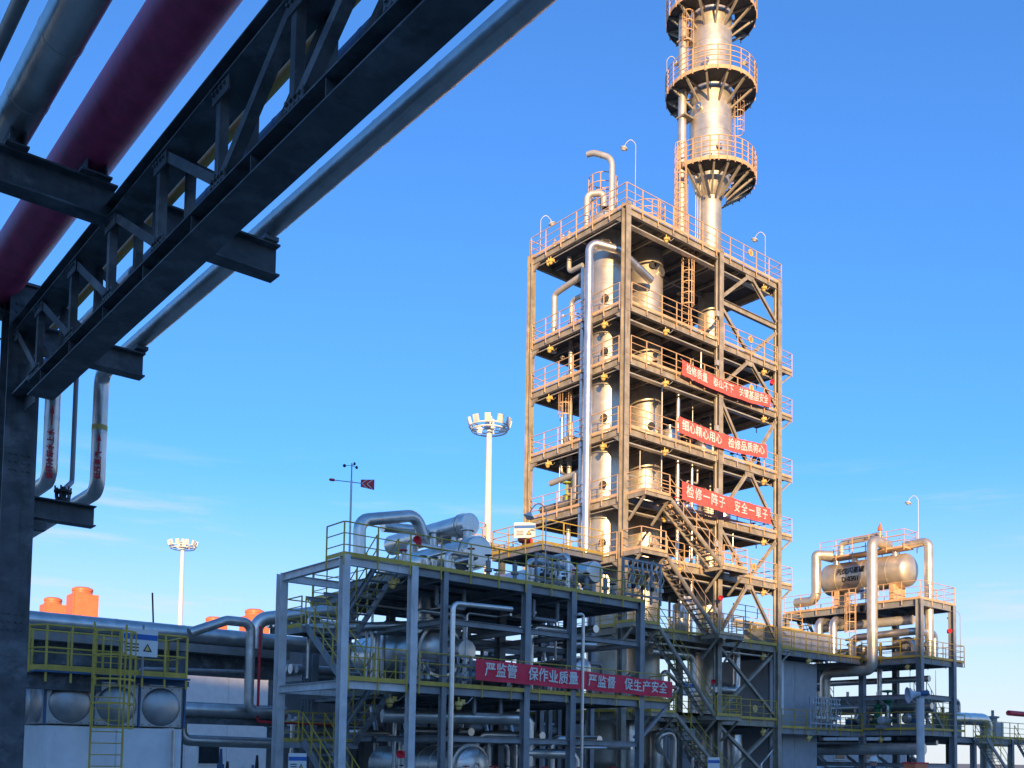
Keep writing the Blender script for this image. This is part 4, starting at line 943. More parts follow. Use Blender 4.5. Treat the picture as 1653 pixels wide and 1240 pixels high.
q = at(1500, 1236, D=36); 

# ================================================================== BACKGROUND LEFT
tk = thing('water_tank', 'stainless panel water tank with domed panels on a white cabinet', 'tank', (9.1, 28.8, 0))
MB().box((9.1, 29.1, 2.85), (3.66, 2.7, 1.15)).build('tank_core', 'stainless', tk)
for k in range(3):
    x = 7.86+k*1.2; q = MB()
    q.box((x, 27.72, 2.83), (1.14, .05, 1.08)); 
    q.lathe((x, 27.70, 2.83), (0, -1, 0), [(0, .535), (.02, .52), (.055, .46), (.09, .36), (.115, .24), (.13, .12), (.134, .01)], 32)
    q.build('tank_panel', 'stainless', tk)
for k in range(2):
    q = MB(); y = 28.35+k*1.2; q.box((7.25, y, 2.83), (.05, 1.14, 1.08)); q.lathe((7.23, y, 2.83), (-1, 0, 0), [(0, .535), (.02, .52), (.055, .46), (.09, .36), (.115, .24), (.13, .12), (.134, .01)], 32); q.build('tank_panel', 'stainless', tk)
for k in range(3):
    for j in range(6):
        for q_ in ((7.86+k*1.2-.5+j*.2, 27.69, 3.33), (7.86+k*1.2-.5+j*.2, 27.69, 2.33)): put('bolt', BOLT, tk, q_, (0, 0, pi/2))
MB().tube([(10.6, 27.6, 2.2), (10.6, 27.6, .3)], .05, 10).build('drain_pipe', 'clad2', tk)
for x in (7.24, 8.46, 9.66, 10.92): MB().box((x, 27.68, 2.83), (.05, .06, 1.14)).build('frame_bar', 'bluepaint', tk)
MB().box((9.1, 29.1, 1.12), (3.6, 2.64, 2.24)).build('cabinet', 'white_panel', tk)
for k in range(2): MB().box((8.2+k*1.78, 27.765, 1.12), (1.72, .03, 2.1)).build('cabinet_panel', 'white_panel', tk)
beam(tk, 'rim_beam', (4.5, 27.55, 3.36), (8.6, 27.55, 3.36), .42, .2, 'racksteel'); beam(tk, 'rim_beam', (8.6, 27.62, 3.5), (11.0, 27.62, 3.5), .14, .12, 'bluepaint')
yp = thing('tank_platform', 'yellow railed platform with caged ladder above the water tank', 'platform', (9.0, 27.5, 0))
MB().box((8.85, 27.9, 3.6), (4.0, 1.5, .05)).build('deck_plate', 'bluepaint', yp)
rl = railing(yp, [(6.2, 28.6, 3.63), (7.1, 27.2, 3.63), (10.75, 27.2, 3.63), (10.75, 28.6, 3.63)], 'yellow', 1.15, r=.03, gap=.62, mids=1)
railing(yp, [(6.2, 28.6, 3.63), (10.75, 28.6, 3.63)], 'yellow', 1.15, r=.03, gap=.9, mids=1)
ladder(yp, (8.62, 27.05, 0), 4.95, (0, -1, 0), 'yellow', 2.2, .82, rad=.52)
sg = thing('warning_sign', 'white and blue warning sign on the yellow tank platform', 'sign', (10.0, 27.1, 3.6))
def signboard(t, c, w_, h_, nrm, tri=True):
    c = V(c); nrm = V(nrm).normalized(); sd_ = V((0, 0, 1)).cross(nrm)
    M = Matrix((sd_, nrm, V((0, 0, 1)))).transposed()
    MB().box(c, (w_, .02, h_), M).build('board', 'white', t)
    f_ = c+nrm*.014
    MB().box(f_+V((0, 0, h_*.22)), (w_*.98, .006, h_*.2), M).build('header_stripe', 'blue', t)
    if tri:
        q = f_+sd_*w_*.2-V((0, 0, h_*.17)); o = nrm*.006
        p3 = [q+sd_*(-.12*w_*1.1)+V((0, 0, -.14*h_))+o, q+sd_*(.12*w_*1.1)+V((0, 0, -.14*h_))+o, q+V((0, 0, .16*h_))+o]
        MB().add(p3, [(0, 1, 2)]).build('warning_triangle', 'black', t)
        p3 = [q+sd_*(-.07*w_*1.1)+V((0, 0, -.10*h_))+o*1.5, q+sd_*(.07*w_*1.1)+V((0, 0, -.10*h_))+o*1.5, q+V((0, 0, .09*h_))+o*1.5]
        MB().add(p3, [(0, 1, 2)]).build('triangle_field', 'lampyellow', t)
        for k in range(3): MB().box(f_-sd_*w_*.22-V((0, 0, h_*(.06+.12*k))), (w_*.34, .006, h_*.05), M).build('text_line', 'dark', t)
signboard(sg, (9.42, 27.08, 4.5), .92, .72, (0, -1, 0))
MB().tube([(9.5, 27.12, 3.6), (9.5, 27.12, 5.0)], .03, 8).build('sign_pole', 'pipe_grey', sg)
# east-west pipe bridge
br = thing('pipe_bridge', 'concrete pipe bridge carrying large silver pipes across the left', 'pipe bridge', (8, 35.8, 0))
MB().box((1.0, 36.6, 5.35), (34, 2.6, .3)).build('slab', 'concrete', br)
MB().box((1.0, 36.6, 4.85), (34, 1.4, .7)).build('under_box', 'racksteel', br)
for X in (-8, 0.5, 12.5):
    for Y in (35.8, 37.4): MB().box((X, Y, 2.6), (.5, .5, 5.2)).build('column', 'racksteel', br)
pipe('main_pipe', 'thick silver pipe on top of the pipe bridge', [(-16, 35.6, 5.85), (16.2, 35.6, 5.85), (20, 35.6, 5.85)], .31, 'clad2', joint=1.2, n=24)
pipe('main_pipe', 'second silver pipe on the pipe bridge behind the thick one', [(-16, 36.6, 5.72), (18, 36.6, 5.72)], .2, 'clad2', joint=1.2)
pipe('main_pipe', 'silver pipe hanging below the pipe bridge', [(3, 33.6, 3.05), (17, 33.6, 3.05)], .26, 'clad2', joint=1.2)
beam(br, 'support_beam', (3, 33.6, 2.7), (17, 33.6, 2.7), .28, .2, 'racksteel'); 
for X in (6, 13.2): MB().ibeam((X, 33.9, 0), (X, 33.9, 5.0), .26, .24, (0, 1, 0)).build('support_post', 'racksteel', br)
pipe('bridge_pipe', 'silver pipe stepping down beside the stair tower', [(13.1, 33.0, 5.6), (14.4, 33.0, 6.15), (15.3, 33.0, 6.15), (15.3, 33.0, 3.05), (16.6, 33.0, 3.1)], .17, 'clad2', bend=.3)
pipe('bridge_pipe', 'low silver pipe loop below the bridge near the stair tower', [(13.4, 34.2, 3.0), (13.4, 34.2, 2.0), (17.5, 34.2, 1.95)], .2, 'clad2', bend=.35)
pipe('conduit', 'thin magenta pipe dropping beside the stair tower', [(15.75, 33.2, 6.1), (15.75, 33.2, 2.7), (19, 33.2, 2.7)], .05, 'red', joint=0)
pipe('bridge_pipe', 'thin pipe frame under the bridge slab', [(12.0, 34.5, 3.0), (12.0, 34.5, 4.4), (16, 34.5, 4.55)], .07, 'pipe_grey', joint=0)
pipe('lightning_rod', 'thin rod standing on the pipe bridge', [at(248, 1024, Y=35.9), at(246, 957, Y=35.9)], .03, 'dark', joint=0, cat='rod')
t = thing('valve_cluster', 'dark cluster of small valves by the foot of the stair tower', 'valves', (15, 32.6, 0))
for k in range(7):
    x = 13.9+k*.28; z = rng.uniform(.9, 1.8); MB().lathe((x, 32.6+rng.uniform(-.2, .2), 0), (0, 0, 1), [(0, .05), (z*.6, .05), (z*.6, .12), (z*.7, .12), (z*.7, .07), (z, .04)], 10).build('valve', 'bluepaint' if k % 2 else 'dark', t)
wb = thing('warehouse', 'long white plant building behind the pipe bridge', 'building', (20, 68, 0))
MB().box((16, 74, 4.1), (74, 14, 8.2)).build('wall', 'wall_white', wb)
for k in range(24): MB().box((-20+k*3.0, 66.97, 4.1), (2.94, .06, 8.1)).build('wall_panel', 'wall_white', wb)
MB().box((16, 74, 8.3), (74.6, 14.6, .25)).build('roof', 'greypanel', wb)
for x in (-4, 12.8, 20.5, 28.2):
    f_ = MB().box((x, 66.9, 1.6), (1.7, .1, 1.9)).build('window', 'white', wb); MB().box((x, 66.84, 1.6), (1.45, .06, 1.65)).build('pane', 'glassdark', f_)
for k, (px, py, D, w_) in enumerate(((85, 985, 84, 1.65), (132, 983, 80, 1.85), (345, 1012, 86, 1.6), (410, 1010, 82, 1.75))):
    q = at(px, py, D=D); t = thing('cooling_fan', ('leftmost small', 'tall left', 'smaller right', 'rightmost')[k]+' orange cooling tower with round fan stack behind the pipe bridge', 'cooling tower', (q.x, q.y, 8.3))
    zt = at(px, (977, 961, 1008, 996)[k], D=D).z
    MB().box((q.x, q.y, (8.3+zt)/2), (w_, w_, zt-8.3)).build('housing', 'orange', t)
    for sx in (-1, 1): MB().box((q.x+sx*w_*.5, q.y-w_*.5, (8.3+zt)/2), (.1, .1, zt-8.3+.02)).build('corner_trim', 'orange', t)
    MB().lathe((q.x, q.y, zt), (0, 0, 1), [(0, w_*.46), (.18, w_*.40), (.3, w_*.40), (.3, w_*.43), (.5, w_*.43), (.62, w_*.3), (.66, .05)], 28).build('fan_stack', 'orange', t)
def mast(px, py, D, label):
    q = at(px, py, D=D); t = thing('light_mast', label, 'light mast', (q.x, q.y, 0), 'high mast floodlights')
    MB().lathe((q.x, q.y, 0), (0, 0, 1), [(0, .38), (q.z, .2), (q.z+.8, .2), (q.z+.9, .02)], 16).build('pole', 'white', t)
    rb = MB()
    for r_, z_ in ((1.45, 0), (1.3, -.25)): rb.tube([(q.x+r_*cos(k*pi/12), q.y+r_*sin(k*pi/12), q.z+z_) for k in range(25)], .06, 8)
    for k in range(6): rb.bar((q.x, q.y, q.z-.1), (q.x+1.4*cos(k*pi/3), q.y+1.4*sin(k*pi/3), q.z-.05), .07, .07)
    rb.build('ring', 'white', t)
    for k in range(10):
        a_ = k*pi/5+.2; d_ = V((cos(a_), sin(a_), 0)); c_ = V((q.x, q.y, q.z+.3))+d_*1.5
        M = Matrix((d_.cross(V((0, 0, 1))), (d_*.95+V((0, 0, -.3))).normalized(), (V((0, 0, 1))+d_*.3).normalized())).transposed()
        fl = MB().box(c_, (.42, .18, .55), M).build('floodlight', 'lampyellow' if False else 'white', t); MB().box(c_+d_*.1, (.36, .02, .46), M).build('lens', 'lens', fl)
    MB().box((q.x, q.y, q.z+.25), (.5, .5, .7)).build('head_box', 'white', t)
mast(790, 690, 74, 'tall white floodlight mast just left of the tower'); mast(295, 882, 114, 'distant white floodlight mast at left')

nm_ = ['top', 'second', 'third', 'fourth', 'fifth', 'sixth', 'seventh', 'eighth']
# ---- rear pipe rack between the exchanger frame and the tower foot
rr = thing('rear_pipe_rack', 'crowded three tier pipe rack behind the exchanger frame', 'pipe rack', (30, 40.5, 0))
for X in (20.8, 25.5, 31, 35.5):
    for Y in (39.2, 42.4): MB().ibeam((X, Y, 0), (X, Y, 7.4), .3, .28, (0, 1, 0)).build('column', 'steelblue', rr)
    for z in (2.6, 4.9, 7.1): beam(rr, 'cross_beam', (X, 38.9, z), (X, 42.7, z), .3, .2, 'steelblue')
for z in (2.4, 4.7, 6.9): beam(rr, 'edge_beam', (20.6, 39.0, z), (36, 39.0, z), .3, .2, 'steelblue')
tn = {0: 'lowest', 1: 'middle', 2: 'top'}
for ti, z in enumerate((2.75, 5.05, 7.25)):
    for k in range(6):
        r_ = rng.choice((.12, .17, .22, .28)); y = 39.35+k*.58
        MB().tube([(20.4, y, z+r_), (36 if ti < 2 else 33, y, z+r_)], r_, 14, joint=1.4).build('pipe_run', rng.choice(('clad2', 'clad', 'pipe_grey')), rr)
for k in range(9):
    x = 21+k*1.6; MB().tube([(x, 38.9, .2), (x, 38.9, rng.choice((2.6, 4.9))), (x, 39.8, 5)], .12, 12, bend=.25).build('drop_pipe', 'clad2', rr)
MB().box((29, 43.6, 3.4), (14, .2, 6.8)).build('screen_wall', 'greypanel', rr)

# ---- small-bore piping, cable trays and valves on the tower decks
SEEN = set()
bay = lambda x: 'left' if x < 41 else 'middle' if x < 45 else 'right'
for k in range(34):
    i = rng.randrange(0, 6); zt = LV[i]-.2; j = min(7, i+rng.choice((1, 1, 2, 3))); x = rng.uniform(37, 49); y = rng.uniform(35.9, 42.6); r_ = rng.choice((.03, .04, .06, .08, .11))
    if (x-37.95)**2+(y-38.3)**2 < 1.6 or (x-40.9)**2+(y-38.3)**2 < 1.5 or (x-47.66)**2+(y-39.3)**2 < 1.2: continue
    dx = rng.choice((-.9, .8, 1.3)); zm = rng.uniform(LV[j]+.6, zt-.4)
    pts = [(x, y, zt), (x, y, LV[j]+.05)] if k % 3 else [(x, y, zt), (x, y, zm), (x+dx, y, zm), (x+dx, y, LV[j]+.05)]
    lab = '%s %s pipe dropping from the %s deck in the %s part of the tower, %s' % (('thin', 'slim', 'stout')[0 if r_ < .05 else 1 if r_ < .1 else 2], 'pale' if k % 2 else 'silver', nm_[i], bay(x), 'front' if y < 38.5 else 'rear')
    if lab in SEEN: continue
    SEEN.add(lab)
    pipe('small_pipe', lab, pts, r_, 'pipe_pale' if k % 2 else 'clad', joint=0, n=8, group='small pipes on the tower')
for k in range(30):
    i = rng.randrange(1, 7); x = rng.uniform(37.2, 48.8); y = rng.uniform(35.9, 37.0) if k % 3 else rng.uniform(37, 42); z = LV[i]
    if (x-37.95)**2+(y-38.3)**2 < 1.6 or (x-40.9)**2+(y-38.3)**2 < 1.5: continue
    wc = rng.choice(('red', 'dark', 'lime', 'rust')); h_ = rng.uniform(.6, 1.1); lab = '%s valve with %s handwheel on the %s tower deck, %s part, %s' % ('short' if h_ < .85 else 'tall', wc.replace('rust', 'rusty'), nm_[i], bay(x), 'front' if y < 37.1 else 'rear')
    if lab in USED: continue
    USED[lab] = 1
    t = thing('deck_valve', lab, 'valve', (x, y, z), 'small valves on the tower decks')
    MB().lathe((x, y, z+.02), (0, 0, 1), [(0, .08), (h_*.4, .08), (h_*.4, .15), (h_*.5, .15), (h_*.5, .09), (h_*.8, .1), (h_*.82, .025), (h_, .025)], 10).build('valve_body', rng.choice(('clad2', 'pipe_pale', 'rust')), t)
    MB().lathe((x, y, z+h_), (0, 0, 1), [(0, .03), (.01, .15), (.04, .15), (.05, .03)], 12).build('handwheel', wc, t)
    MB().tube([(x-.7, y, z+.25), (x+.7, y, z+.25)], .06, 8).build('pipe_stub', 'clad2', t)
for i in range(7):
    z = LV[i]-.62
    MB().bar((TX+.4, TY+.45, z), (TR-.4, TY+.45, z), .3, .07).build('cable_tray', 'pipe_pale', tw)
    MB().tube([(TX+.1, TY+.3, z+.1), (TX+.1, TB-.3, z+.1)], .03, 6).build('conduit', 'pipe_pale', tw)
    for q_ in ((TM-.25, TY-.02), (TR-.26, TY-.02), (TX+.02, TY+.27)): MB().tube([(*q_, LV[i]-.3), (*q_, LV[min(7, i+1)]-.3)], .022, 6).build('conduit', 'pipe_pale', tw)
    b_ = MB(); b_.box((TM-.3, TY-.1, LV[i+1]+1.5), (.22, .14, .3)); b_.build('junction_box', 'pipe_pale', tw)

# ---- clutter on the top deck of the exchanger frame
for k in range(16):
    x = 18.9+k*.66+rng.uniform(-.2, .2); y = rng.uniform(28.25, 29.0); h_ = rng.uniform(.5, 1.15)
    wc = ('red', 'dark', 'bluepaint', 'dark')[k % 4]
    t = thing('deck_valve', '%s valve, %s from the left behind the top railing of the exchanger frame' % (('red wheeled', 'dark', 'blue wheeled', 'black wheeled')[k % 4], ('first', 'second', 'third', 'fourth', 'fifth', 'sixth', 'seventh', 'eighth', 'ninth', 'tenth', 'eleventh', 'twelfth', 'thirteenth', 'fourteenth', 'fifteenth', 'sixteenth')[k]), 'valve', (x, y, ZH), 'valves on the exchanger frame top deck')
    MB().lathe((x, y, ZH+.02), (0, 0, 1), [(0, .08), (h_*.4, .08), (h_*.4, .15), (h_*.5, .15), (h_*.5, .09), (h_*.8, .1), (h_*.82, .025), (h_, .025)], 10).build('valve_body', rng.choice(('clad2', 'pipe_grey', 'clad')), t)
    MB().lathe((x, y, ZH+h_), (0, 0, 1), [(0, .03), (.01, .14), (.04, .14), (.05, .03)], 12).build('handwheel', wc, t)
    MB().tube([(x-.4, y, ZH+.22), (x+.4, y+.2, ZH+.22)], .06, 8).build('pipe_stub', 'clad', t)
for k, (x0, x1, y, z0) in enumerate(((19.3, 21.2, 29.2, 9.0), (20.6, 22.0, 28.7, 8.8), (24.6, 26.6, 29.0, 9.1), (25.2, 27.2, 29.6, 8.7), (26.3, 26.3, 28.6, 9.5))):
    pipe('deck_pipe', ('first', 'second', 'third', 'fourth', 'fifth')[k]+' from left of the small looped pipes on the exchanger frame top', [(x0, y, ZH), (x0, y, z0), (x1, y, z0), (x1, y+1.5, z0), (x1, y+1.5, ZH)] if x1 > x0 else [(x0, y, ZH), (x0, y, z0), (x0, y+2, z0)], .07+.02*(k % 3), 'clad', joint=0, n=10)
# ---- more plant under and behind the right frame
for k in range(12):
    y = 31.9+k*.75; x = 58.7+(k % 3)*1.2; z = (0.05, 3.7)[k % 2]
    t = thing('pump_unit', '%s pump set, %s from the near end, %s of the right frame' % (('grey', 'blue', 'silver')[k % 3], ('first', 'second', 'third', 'fourth', 'fifth', 'sixth')[k//2], ('ground floor', 'lowest deck')[k % 2]), 'pump', (x, y, z), 'pump sets of the right frame')
    MB().box((x, y, z+.14), (1.2, .55, .24)).build('base_plate', 'steelblue', t)
    MB().lathe((x-.5, y, z+.55), (1, 0, 0), [(0, .16), (.06, .26), (.6, .26), (.66, .16), (.75, .1), (.75, .22), (1.05, .22), (1.1, .1)], 16).build('motor', ('greypanel', 'bluepaint', 'clad')[k % 3], t)
    MB().tube([(x+.4, y, z+.6), (x+.4, y, z+1.5), (x+.4, y+.6, z+1.9), (x+.4, y+.6, z+2.6)], .1, 10, bend=.2).build('discharge_pipe', 'clad2', t)
    MB().lathe((x+.4, y, z+1.15), (0, 0, 1), [(0, .17), (.06, .17)], 12).build('flange', 'pipe_grey', t)
for k, (z, r_) in enumerate(((1.0, .3), (2.9, .16), (4.9, .14), (5.2, .22), (6.9, .2), (9.0, .15))):
    pipe('long_pipe', ('lowest', 'second lowest', 'third lowest', 'third highest', 'second highest', 'highest')[k]+' of the long silver pipes inside the right frame', [(61.3-.3*k, 31.9, z), (61.3-.3*k, 41, z)], r_, ('clad', 'clad2', 'pipe_grey')[k % 3], joint=1.2)
ob_ = thing('service_building', 'low grey service building behind the right frame', 'building', (66, 50, 0))
MB().box((66, 53, 2.3), (44, 8, 4.6)).build('wall', 'greypanel', ob_); MB().box((66, 53, 4.7), (44.6, 8.6, .22)).build('roof', 'steelblue', ob_)
for k in range(12): MB().box((46+k*3.6, 48.97, 2.2), (3.5, .06, 4.3)).build('wall_panel', 'greypanel', ob_)
for k in range(8):
    f_ = MB().box((48+k*4.8, 48.88, 2.4), (1.6, .1, 1.3)).build('window', 'white', ob_); MB().box((48+k*4.8, 48.82, 2.4), (1.4, .06, 1.1)).build('pane', 'glassdark', f_)

# ---- more equipment at ground level under the tower and right frame
for k, (x, y, r_, h_, lab) in enumerate(((38.2, 36.6, .5, 3.4, 'left of the stairs'), (45.2, 36.9, .62, 3.2, 'right of the stairs'), (47.6, 37.2, .45, 2.9, 'behind the cross braces'), (40.5, 36.8, .4, 2.8, 'behind the lowest stair flight'))):
    t = thing('ground_vessel', 'upright silver vessel at the tower foot '+lab, 'vessel', (x, y, 0))
    shell((x, y, .35), (0, 0, 1), h_, r_, .4, 3, 24).build('shell', 'clad', t); MB().lathe((x, y, 0), (0, 0, 1), [(0, r_), (.5, r_*.98)], 20).build('skirt', 'steelblue', t)
for k in range(12):
    x = rng.uniform(37, 49); y = rng.uniform(36, 41); z = rng.choice((.1, 4.0, 8.35)); r_ = rng.choice((.08, .12, .17))
    tag(pipe('process_pipe', 'x', [(x, y, z), (x, y, z+rng.uniform(1.3, 3)), (x+rng.choice((-1.6, 1.7)), y, z+rng.uniform(1.3, 2.8)), (x+1.2, y+1, z+.4)], r_, rng.choice(('clad', 'clad2')), joint=0), where_pipe(x, y, z, r_, 'tower foot', 37, 49, 36, 41), 'pipe', 'pipework in the lower tower')
pipe('insulated_pipe', 'silver elbow pipe behind the cross braces of the tower', [(44.5, 36.6, 5.6), (47.0, 36.6, 5.6), (47.0, 36.6, 8.0)], .22, 'clad', bend=.4)
pipe('insulated_pipe', 'tall silver pipe bending behind the third stair flight', [(39.5, 36.4, 7.3), (42.9, 36.4, 7.3), (42.9, 36.4, 4.0)], .2, 'clad', bend=.4)

# ================================================================== BANNERS
def banner(name, label, s, p0, p1, h0, h1, m, size, sag=0., gap=(), seed=0, group=None, bold=.012, poly=None):
    """p0, p1 = upper left and upper right corner (same Y); cloth with folds, lettering follows the folds"""
    p0, p1 = V(p0), V(p1); L = (p1-p0).length; d = (p1-p0)/L
    rn = lambda a, b: noise.noise(V((a*1.1, b*1.7, seed)))*.05 + noise.noise(V((a*4.3+5, b*1.2+a*1.5, seed+3)))*.022
    def pt(u, v, o=0):      # u along, v down in 0..1
        h_ = h0+(h1-h0)*u/L; zz = -sag*4*(u/L)*(1-u/L) + .03*noise.noise(V((u*.9, seed, 2)))
        q = p0+d*u+V((0, 0, zz-v*h_)); q.y += rn(u, v)-.05-o
        return q
    t = thing(name, label, 'banner', (p0.x, p0.y, p0.z-h0), group)
    nx, ny = 120, 12; mb = MB()
    vs = [pt(L*i/nx, j/ny) for j in range(ny+1) for i in range(nx+1)]
    mb.add(vs, [(j*(nx+1)+i, (j+1)*(nx+1)+i, (j+1)*(nx+1)+i+1, j*(nx+1)+i+1) for j in range(ny) for i in range(nx)], True).build('cloth', m, t)
    n_ = len(s); cell = L*.93/n_
    for i, ch_ in enumerate(s):
        if ch_ == '\u3000': continue
        me = text_mesh('character', ch_, 1.0, 'white', .022)
        uc = L*.035+cell*(i+.5); hh = h0+(h1-h0)*uc/L; k_ = min(cell*.98, hh*.74)
        for v in me.vertices: v.co = pt(uc+v.co.x*k_, .5-v.co.y*.72, .04+v.co.z)
        put('character', me, t)
    for u in (0.01, .25*L, .5*L, .75*L, L-.01):
        q = pt(u, 0); MB().tube([q, q+V((0, .12, .12))], .008, 5).build('tie_cord', 'white', t)
    return t
yb_ = 27.62
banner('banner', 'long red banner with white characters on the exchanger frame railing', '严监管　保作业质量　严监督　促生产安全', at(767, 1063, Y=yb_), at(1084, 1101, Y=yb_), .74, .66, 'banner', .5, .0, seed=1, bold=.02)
yb_ = 35.2
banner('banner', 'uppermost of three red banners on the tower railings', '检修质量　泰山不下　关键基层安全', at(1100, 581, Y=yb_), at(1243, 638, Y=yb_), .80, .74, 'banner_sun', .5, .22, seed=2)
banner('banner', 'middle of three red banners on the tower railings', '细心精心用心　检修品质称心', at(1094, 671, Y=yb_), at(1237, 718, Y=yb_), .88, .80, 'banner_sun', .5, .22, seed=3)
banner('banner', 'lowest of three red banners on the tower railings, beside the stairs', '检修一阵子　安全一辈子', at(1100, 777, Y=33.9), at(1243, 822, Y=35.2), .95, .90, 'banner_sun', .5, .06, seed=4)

# ================================================================== LAMPS AND SIGNS
def make_deck_lamp():
    t = thing('deck_lamp', 'x', 'lamp', (0, 0, 0), 'explosion proof lamps under the decks')
    MB().tube([(0, 0, .28), (0, 0, .12)], .03, 8).build('stem', 'lampyellow', t)
    MB().lathe((0, 0, .14), (0, 0, -1), [(0, .05), (.03, .13), (.14, .15), (.17, .13)], 16).build('housing', 'lampyellow', t)
    MB().lathe((0, 0, -.05), (0, 0, -1), [(0, .11), (.06, .1), (.11, .06), (.13, .01)], 14).build('globe', 'lampyellow', t)
    MB().box((.16, 0, .12), (.16, .12, .16)).build('ballast', 'lampyellow', t)
    MB().tube([(.2, 0, .15), (.35, .05, .05), (.5, 0, .2), (.6, .0, .3)], .014, 6, bend=.08).build('cable', 'pipe_pale', t)
    return t
proto = None
lamps = []
nm = ['top', 'second', 'third', 'fourth', 'fifth', 'sixth', 'seventh', 'eighth']
for i, z in enumerate(LV):
    if i < 5: lamps.append(((39.4, TY-.05, z-.75), 'under the %s deck of the tower, front left bay' % nm[i]))
    lamps.append(((47.9, TY-.05, z-.75), 'under the %s deck of the tower, front right bay' % nm[i]))
    if i < 4: lamps.append(((TX-.05, 37.0 if i else 41.5, z-.75), 'under the %s deck on the left tower face, near the corner' % nm[i])); lamps.append(((TX-.05, 41.3, z-.75), 'under the %s deck on the left tower face, far end' % nm[i]))
lamps += [((18.1, 28.3, 7.3), 'under the top deck of the exchanger frame'), ((18.1, 28.3, 3.35), 'under the middle deck of the exchanger frame, left'), ((20.6, 27.85, 3.35), 'under the middle deck beside the drain pipe'),
          ((RX-.05, 35.9, 7.5), 'under the middle deck of the right frame, left'), ((RX-.05, 32.4, 7.5), 'under the middle deck of the right frame, near corner'), ((RX-.05, 34.2, 3.0), 'under the lowest deck of the right frame'), ((52.3, 35.4, 7.6), 'under the link deck beside the grey cabin'), ((52.3, 35.4, 2.95), 'under the lower link deck'), ((39.2, 34.2, 11.3), 'under the second stair landing')]
for k, (p, lab) in enumerate(lamps):
    if proto is None: proto = make_deck_lamp(); o = proto; o.location = p
    else: o = copy_tree(proto, None, p)
    o['label'] = 'yellow caged lamp '+lab
def gooseneck(p, h_, d_, label, m='pipe_pale'):
    p = V(p); d_ = V(d_).normalized(); t = thing('gooseneck_lamp', label, 'lamp', p, 'gooseneck lamps on the railings')
    top = p+V((0, 0, h_))
    MB().tube([p, top, top+d_*.28+V((0, 0, .32)), top+d_*.55+V((0, 0, .02)), top+d_*.6-V((0, 0, .1))], .02, 8, bend=.25).build('pole', m, t)
    c_ = top+d_*.6-V((0, 0, .1))
    MB().lathe(c_, V((0, 0, -1))+d_*.3, [(0, .04), (.06, .1), (.14, .2), (.17, .21), (.2, .15), (.27, .08), (.29, .01)], 16).build('lamp_head', 'lens', t)
    return t
gooseneck((TX+.2, TB-.5, 30.0), 2.3, RT, 'gooseneck lamp at the left end of the tower top')
gooseneck((38.6, 37.0, 30.0), 5.0, -RT, 'tall gooseneck lamp by the vent on the tower top')
gooseneck((TR-.3, 36.2, 30.0), 3.2, -RT, 'gooseneck lamp at the right end of the tower top')
gooseneck((24.6, 28.0, 7.9), 2.95, -RT, 'gooseneck lamp beside the drum ends on the exchanger frame')
gooseneck((60.9, 33.0, 15.4), 3.2, -RT, 'gooseneck lamp above the flash drum')
gooseneck((63.3, 31.5, 8.1), 3.1, -RT, 'gooseneck lamp on the right corner of the vessel frame', 'pipe_grey')
q = V((*CXY, 42.9))+lf*2.75; gooseneck(q, 2.3, RT, 'gooseneck lamp on the left of the middle ring platform')
q = V((*CXY, 42.9))-lf*2.7+fr*.6; gooseneck(q, 2.0, -RT, 'gooseneck lamp on the right of the middle ring platform')
for k, (z, px, py, dg) in enumerate(((30.05, 1212, 408, '6'), (25, 1212, 548, '8'), (22.2, 1213, 627, '7'), (11.9, 1217, 915, '4'), (8.3, 1218, 1014, '3'), (3.95, 1219, 1144, '2'))):
    c_ = at(px, py, Y=35.25); t = thing('level_sign', 'round orange level sign '+('on the tower top railing', 'on the second deck railing', 'above the uppermost tower banner', 'beside the second stair landing', 'on the lowest sunlit railing', 'on the lowest tower deck railing')[k], 'sign', c_)
    MB().lathe(c_+V((0, .02, 0)), (0, -1, 0), [(0, .21), (.03, .21)], 24).build('disc', 'lampyellow', t)
    me = text_mesh('digit', dg, .34, 'orange', .01)
    ob = put('digit', me, t, c_+V((0, -.018, 0)), (pi/2, 0, 0))
t = thing('warning_sign', 'white and blue warning board on the access platform left of the tower', 'sign', (30.2, 34.2, 11.4)); signboard(t, at(847, 856, X=29.9), 1.0, .72, (-.75, -.66, 0))
t = thing('warning_sign', 'white and blue board below the flash drum', 'sign', (59.2, 35.4, 11.75)); signboard(t, (59.1, 35.4, 12.6), 1.3, .8, (-1, 0, 0))
for k, (px, py, Y_) in enumerate(((1113, 975, 35.9), (1112, 1112, 35.9), (1152, 1235, 33.9), (480, 1232, 27.6))):
    c_ = at(px, py, Y=Y_); t = thing('notice_board', 'blue and white notice board '+('behind the second stair flight', 'behind the third stair flight', 'at the foot of the tower stairs', 'at the foot of the exchanger frame stairs')[k], 'sign', c_); signboard(t, c_, .95 if k < 3 else .6, .8 if k < 3 else .6, (0, -1, 0), k == 3)
for k, (px, py, Y_) in enumerate(((1163, 966, 35.0), (1151, 1101, 35.0), (648, 1218, 27.7), (1532, 1019, 31.4), (675, 873, 28.2), (1246, 618, 35.2))):
    c_ = at(px, py, Y=Y_); t = thing('alarm_beacon', 'red alarm horn '+('by the second stair landing', 'by the third stair landing', 'low on the third exchanger frame column', 'on the right column of the vessel frame', 'on the railing below the silver drums', 'at the end of the uppermost tower banner')[k], 'alarm', c_)
    MB().lathe(c_, (-.7, -.7, 0), [(0, .04), (.1, .06), (.2, .13), (.21, .135), (.18, .11), (.08, .03)], 16).build('horn', 'red', t); MB().box(c_+V((.07, .07, 0)), (.14, .14, .24)).build('housing', 'red', t)

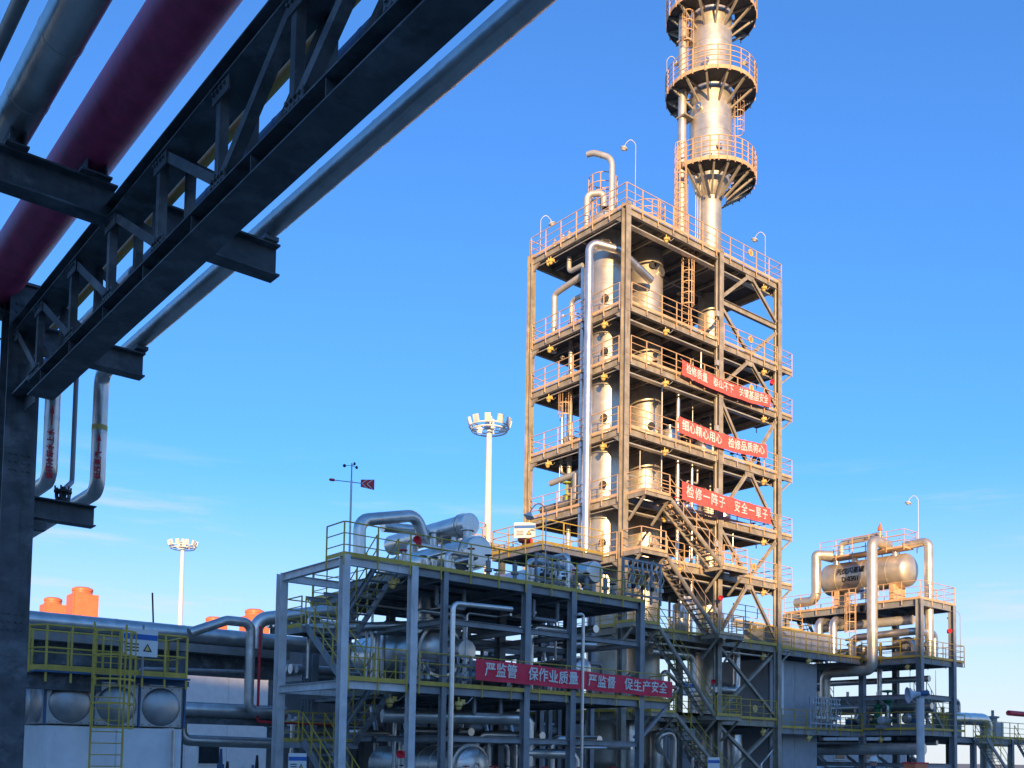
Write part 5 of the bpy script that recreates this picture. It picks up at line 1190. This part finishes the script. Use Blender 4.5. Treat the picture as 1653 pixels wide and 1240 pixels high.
# ================================================================== PERSON (only the helmeted head shows above the frame edge)
pp = at(1410, 1228, D=33); px_, py_ = pp.x, pp.y
sh = 1.72
t = thing('person', 'person in blue work clothes and white hard hat walking below the right frame', 'person', (px_, py_, 0))
vs_ = []; es_ = []; rs_ = []
def sk(p, r_, par=None):
    vs_.append((px_+p[0], py_+p[1], p[2])); rs_.append(r_)
    if par is not None: es_.append((par, len(vs_)-1))
    return len(vs_)-1
pel = sk((0, 0, .95), (.17, .12)); wst = sk((0, 0, 1.1), (.15, .11), pel); chs = sk((0, 0, 1.32), (.18, .12), wst); nk = sk((0, 0, 1.45), (.07, .07), chs); hd_ = sk((0, 0, 1.52), (.065, .07), nk); sk((0, 0, 1.62), (.085, .1), hd_)
for s in (-1, 1):
    so_ = sk((s*.19*cos(.7), -s*.19*sin(.7), 1.40), (.07, .07), chs); el = sk((s*.25*cos(.7), -s*.25*sin(.7)-.03, 1.12), (.05, .05), so_); sk((s*.25*cos(.7)-.06, -s*.25*sin(.7)-.1, .88), (.035, .035), el)
    hp_ = sk((s*.09*cos(.7), -s*.09*sin(.7), .88), (.09, .09), pel); kn = sk((s*.10*cos(.7)-s*.05, -s*.10*sin(.7)-s*.06, .48), (.065, .065), hp_); an_ = sk((s*.10*cos(.7)-s*.02, -s*.1*sin(.7), .09), (.045, .045), kn); sk((s*.10*cos(.7)-s*.02-.1, -s*.1*sin(.7)-.12, .04), (.035, .03), an_)
me = bpy.data.meshes.new('body'); me.from_pydata(vs_, es_, []); me.materials.append(MAT['bluecloth'])
bo = put('body', me, t); md = bo.modifiers.new('skin', 'SKIN')
for i, r_ in enumerate(rs_): me.skin_vertices[0].data[i].radius = r_
me.skin_vertices[0].data[0].use_root = True
sb = bo.modifiers.new('sub', 'SUBSURF'); sb.levels = 2; sb.render_levels = 2
ctr = V((px_, py_, 1.62)); fc = V((-.65, -.75, 0)).normalized()
hb = MB().lathe(ctr-V((0, 0, .13)), (0, 0, 1), [(0, .05), (.03, .085), (.1, .1), (.18, .098), (.24, .08), (.27, .03)], 20); hh_ = hb.build('face', 'skin', t)
fm = MB(); sd_ = fc.cross(V((0, 0, 1)))
fm.lathe(ctr+fc*.09+V((0, 0, -.01)), fc, [(0, .018), (.03, .008)], 8)
for s in (-1, 1): fm.lathe(ctr+sd_*s*.098, sd_*s, [(0, .03), (.015, .028), (.02, .01)], 10)
fm.build('nose_and_ears', 'skin', hh_)
for s in (-1, 1): MB().lathe(ctr+fc*.088+sd_*s*.035+V((0, 0, .02)), fc, [(0, .014), (.012, .008)], 8).build('eye', 'dark', hh_)
MB().box(ctr+fc*.094-V((0, 0, .06)), (.05, .02, .012)).build('mouth', 'red', hh_)
hat = MB().lathe(ctr+V((0, 0, .045)), (0, 0, 1), [(0, .165), (.012, .17), (.02, .135), (.07, .132), (.12, .112), (.16, .07), (.175, .01)], 24)
hat.bar(ctr+fc*.1+V((0, 0, .055)), ctr+fc*.23+V((0, 0, .045)), .16, .014); hat.bar(ctr-fc*.1+V((0, 0, .215)), ctr+fc*.1+V((0, 0, .215)), .04, .02)
hat.build('hard_hat', 'white', t)
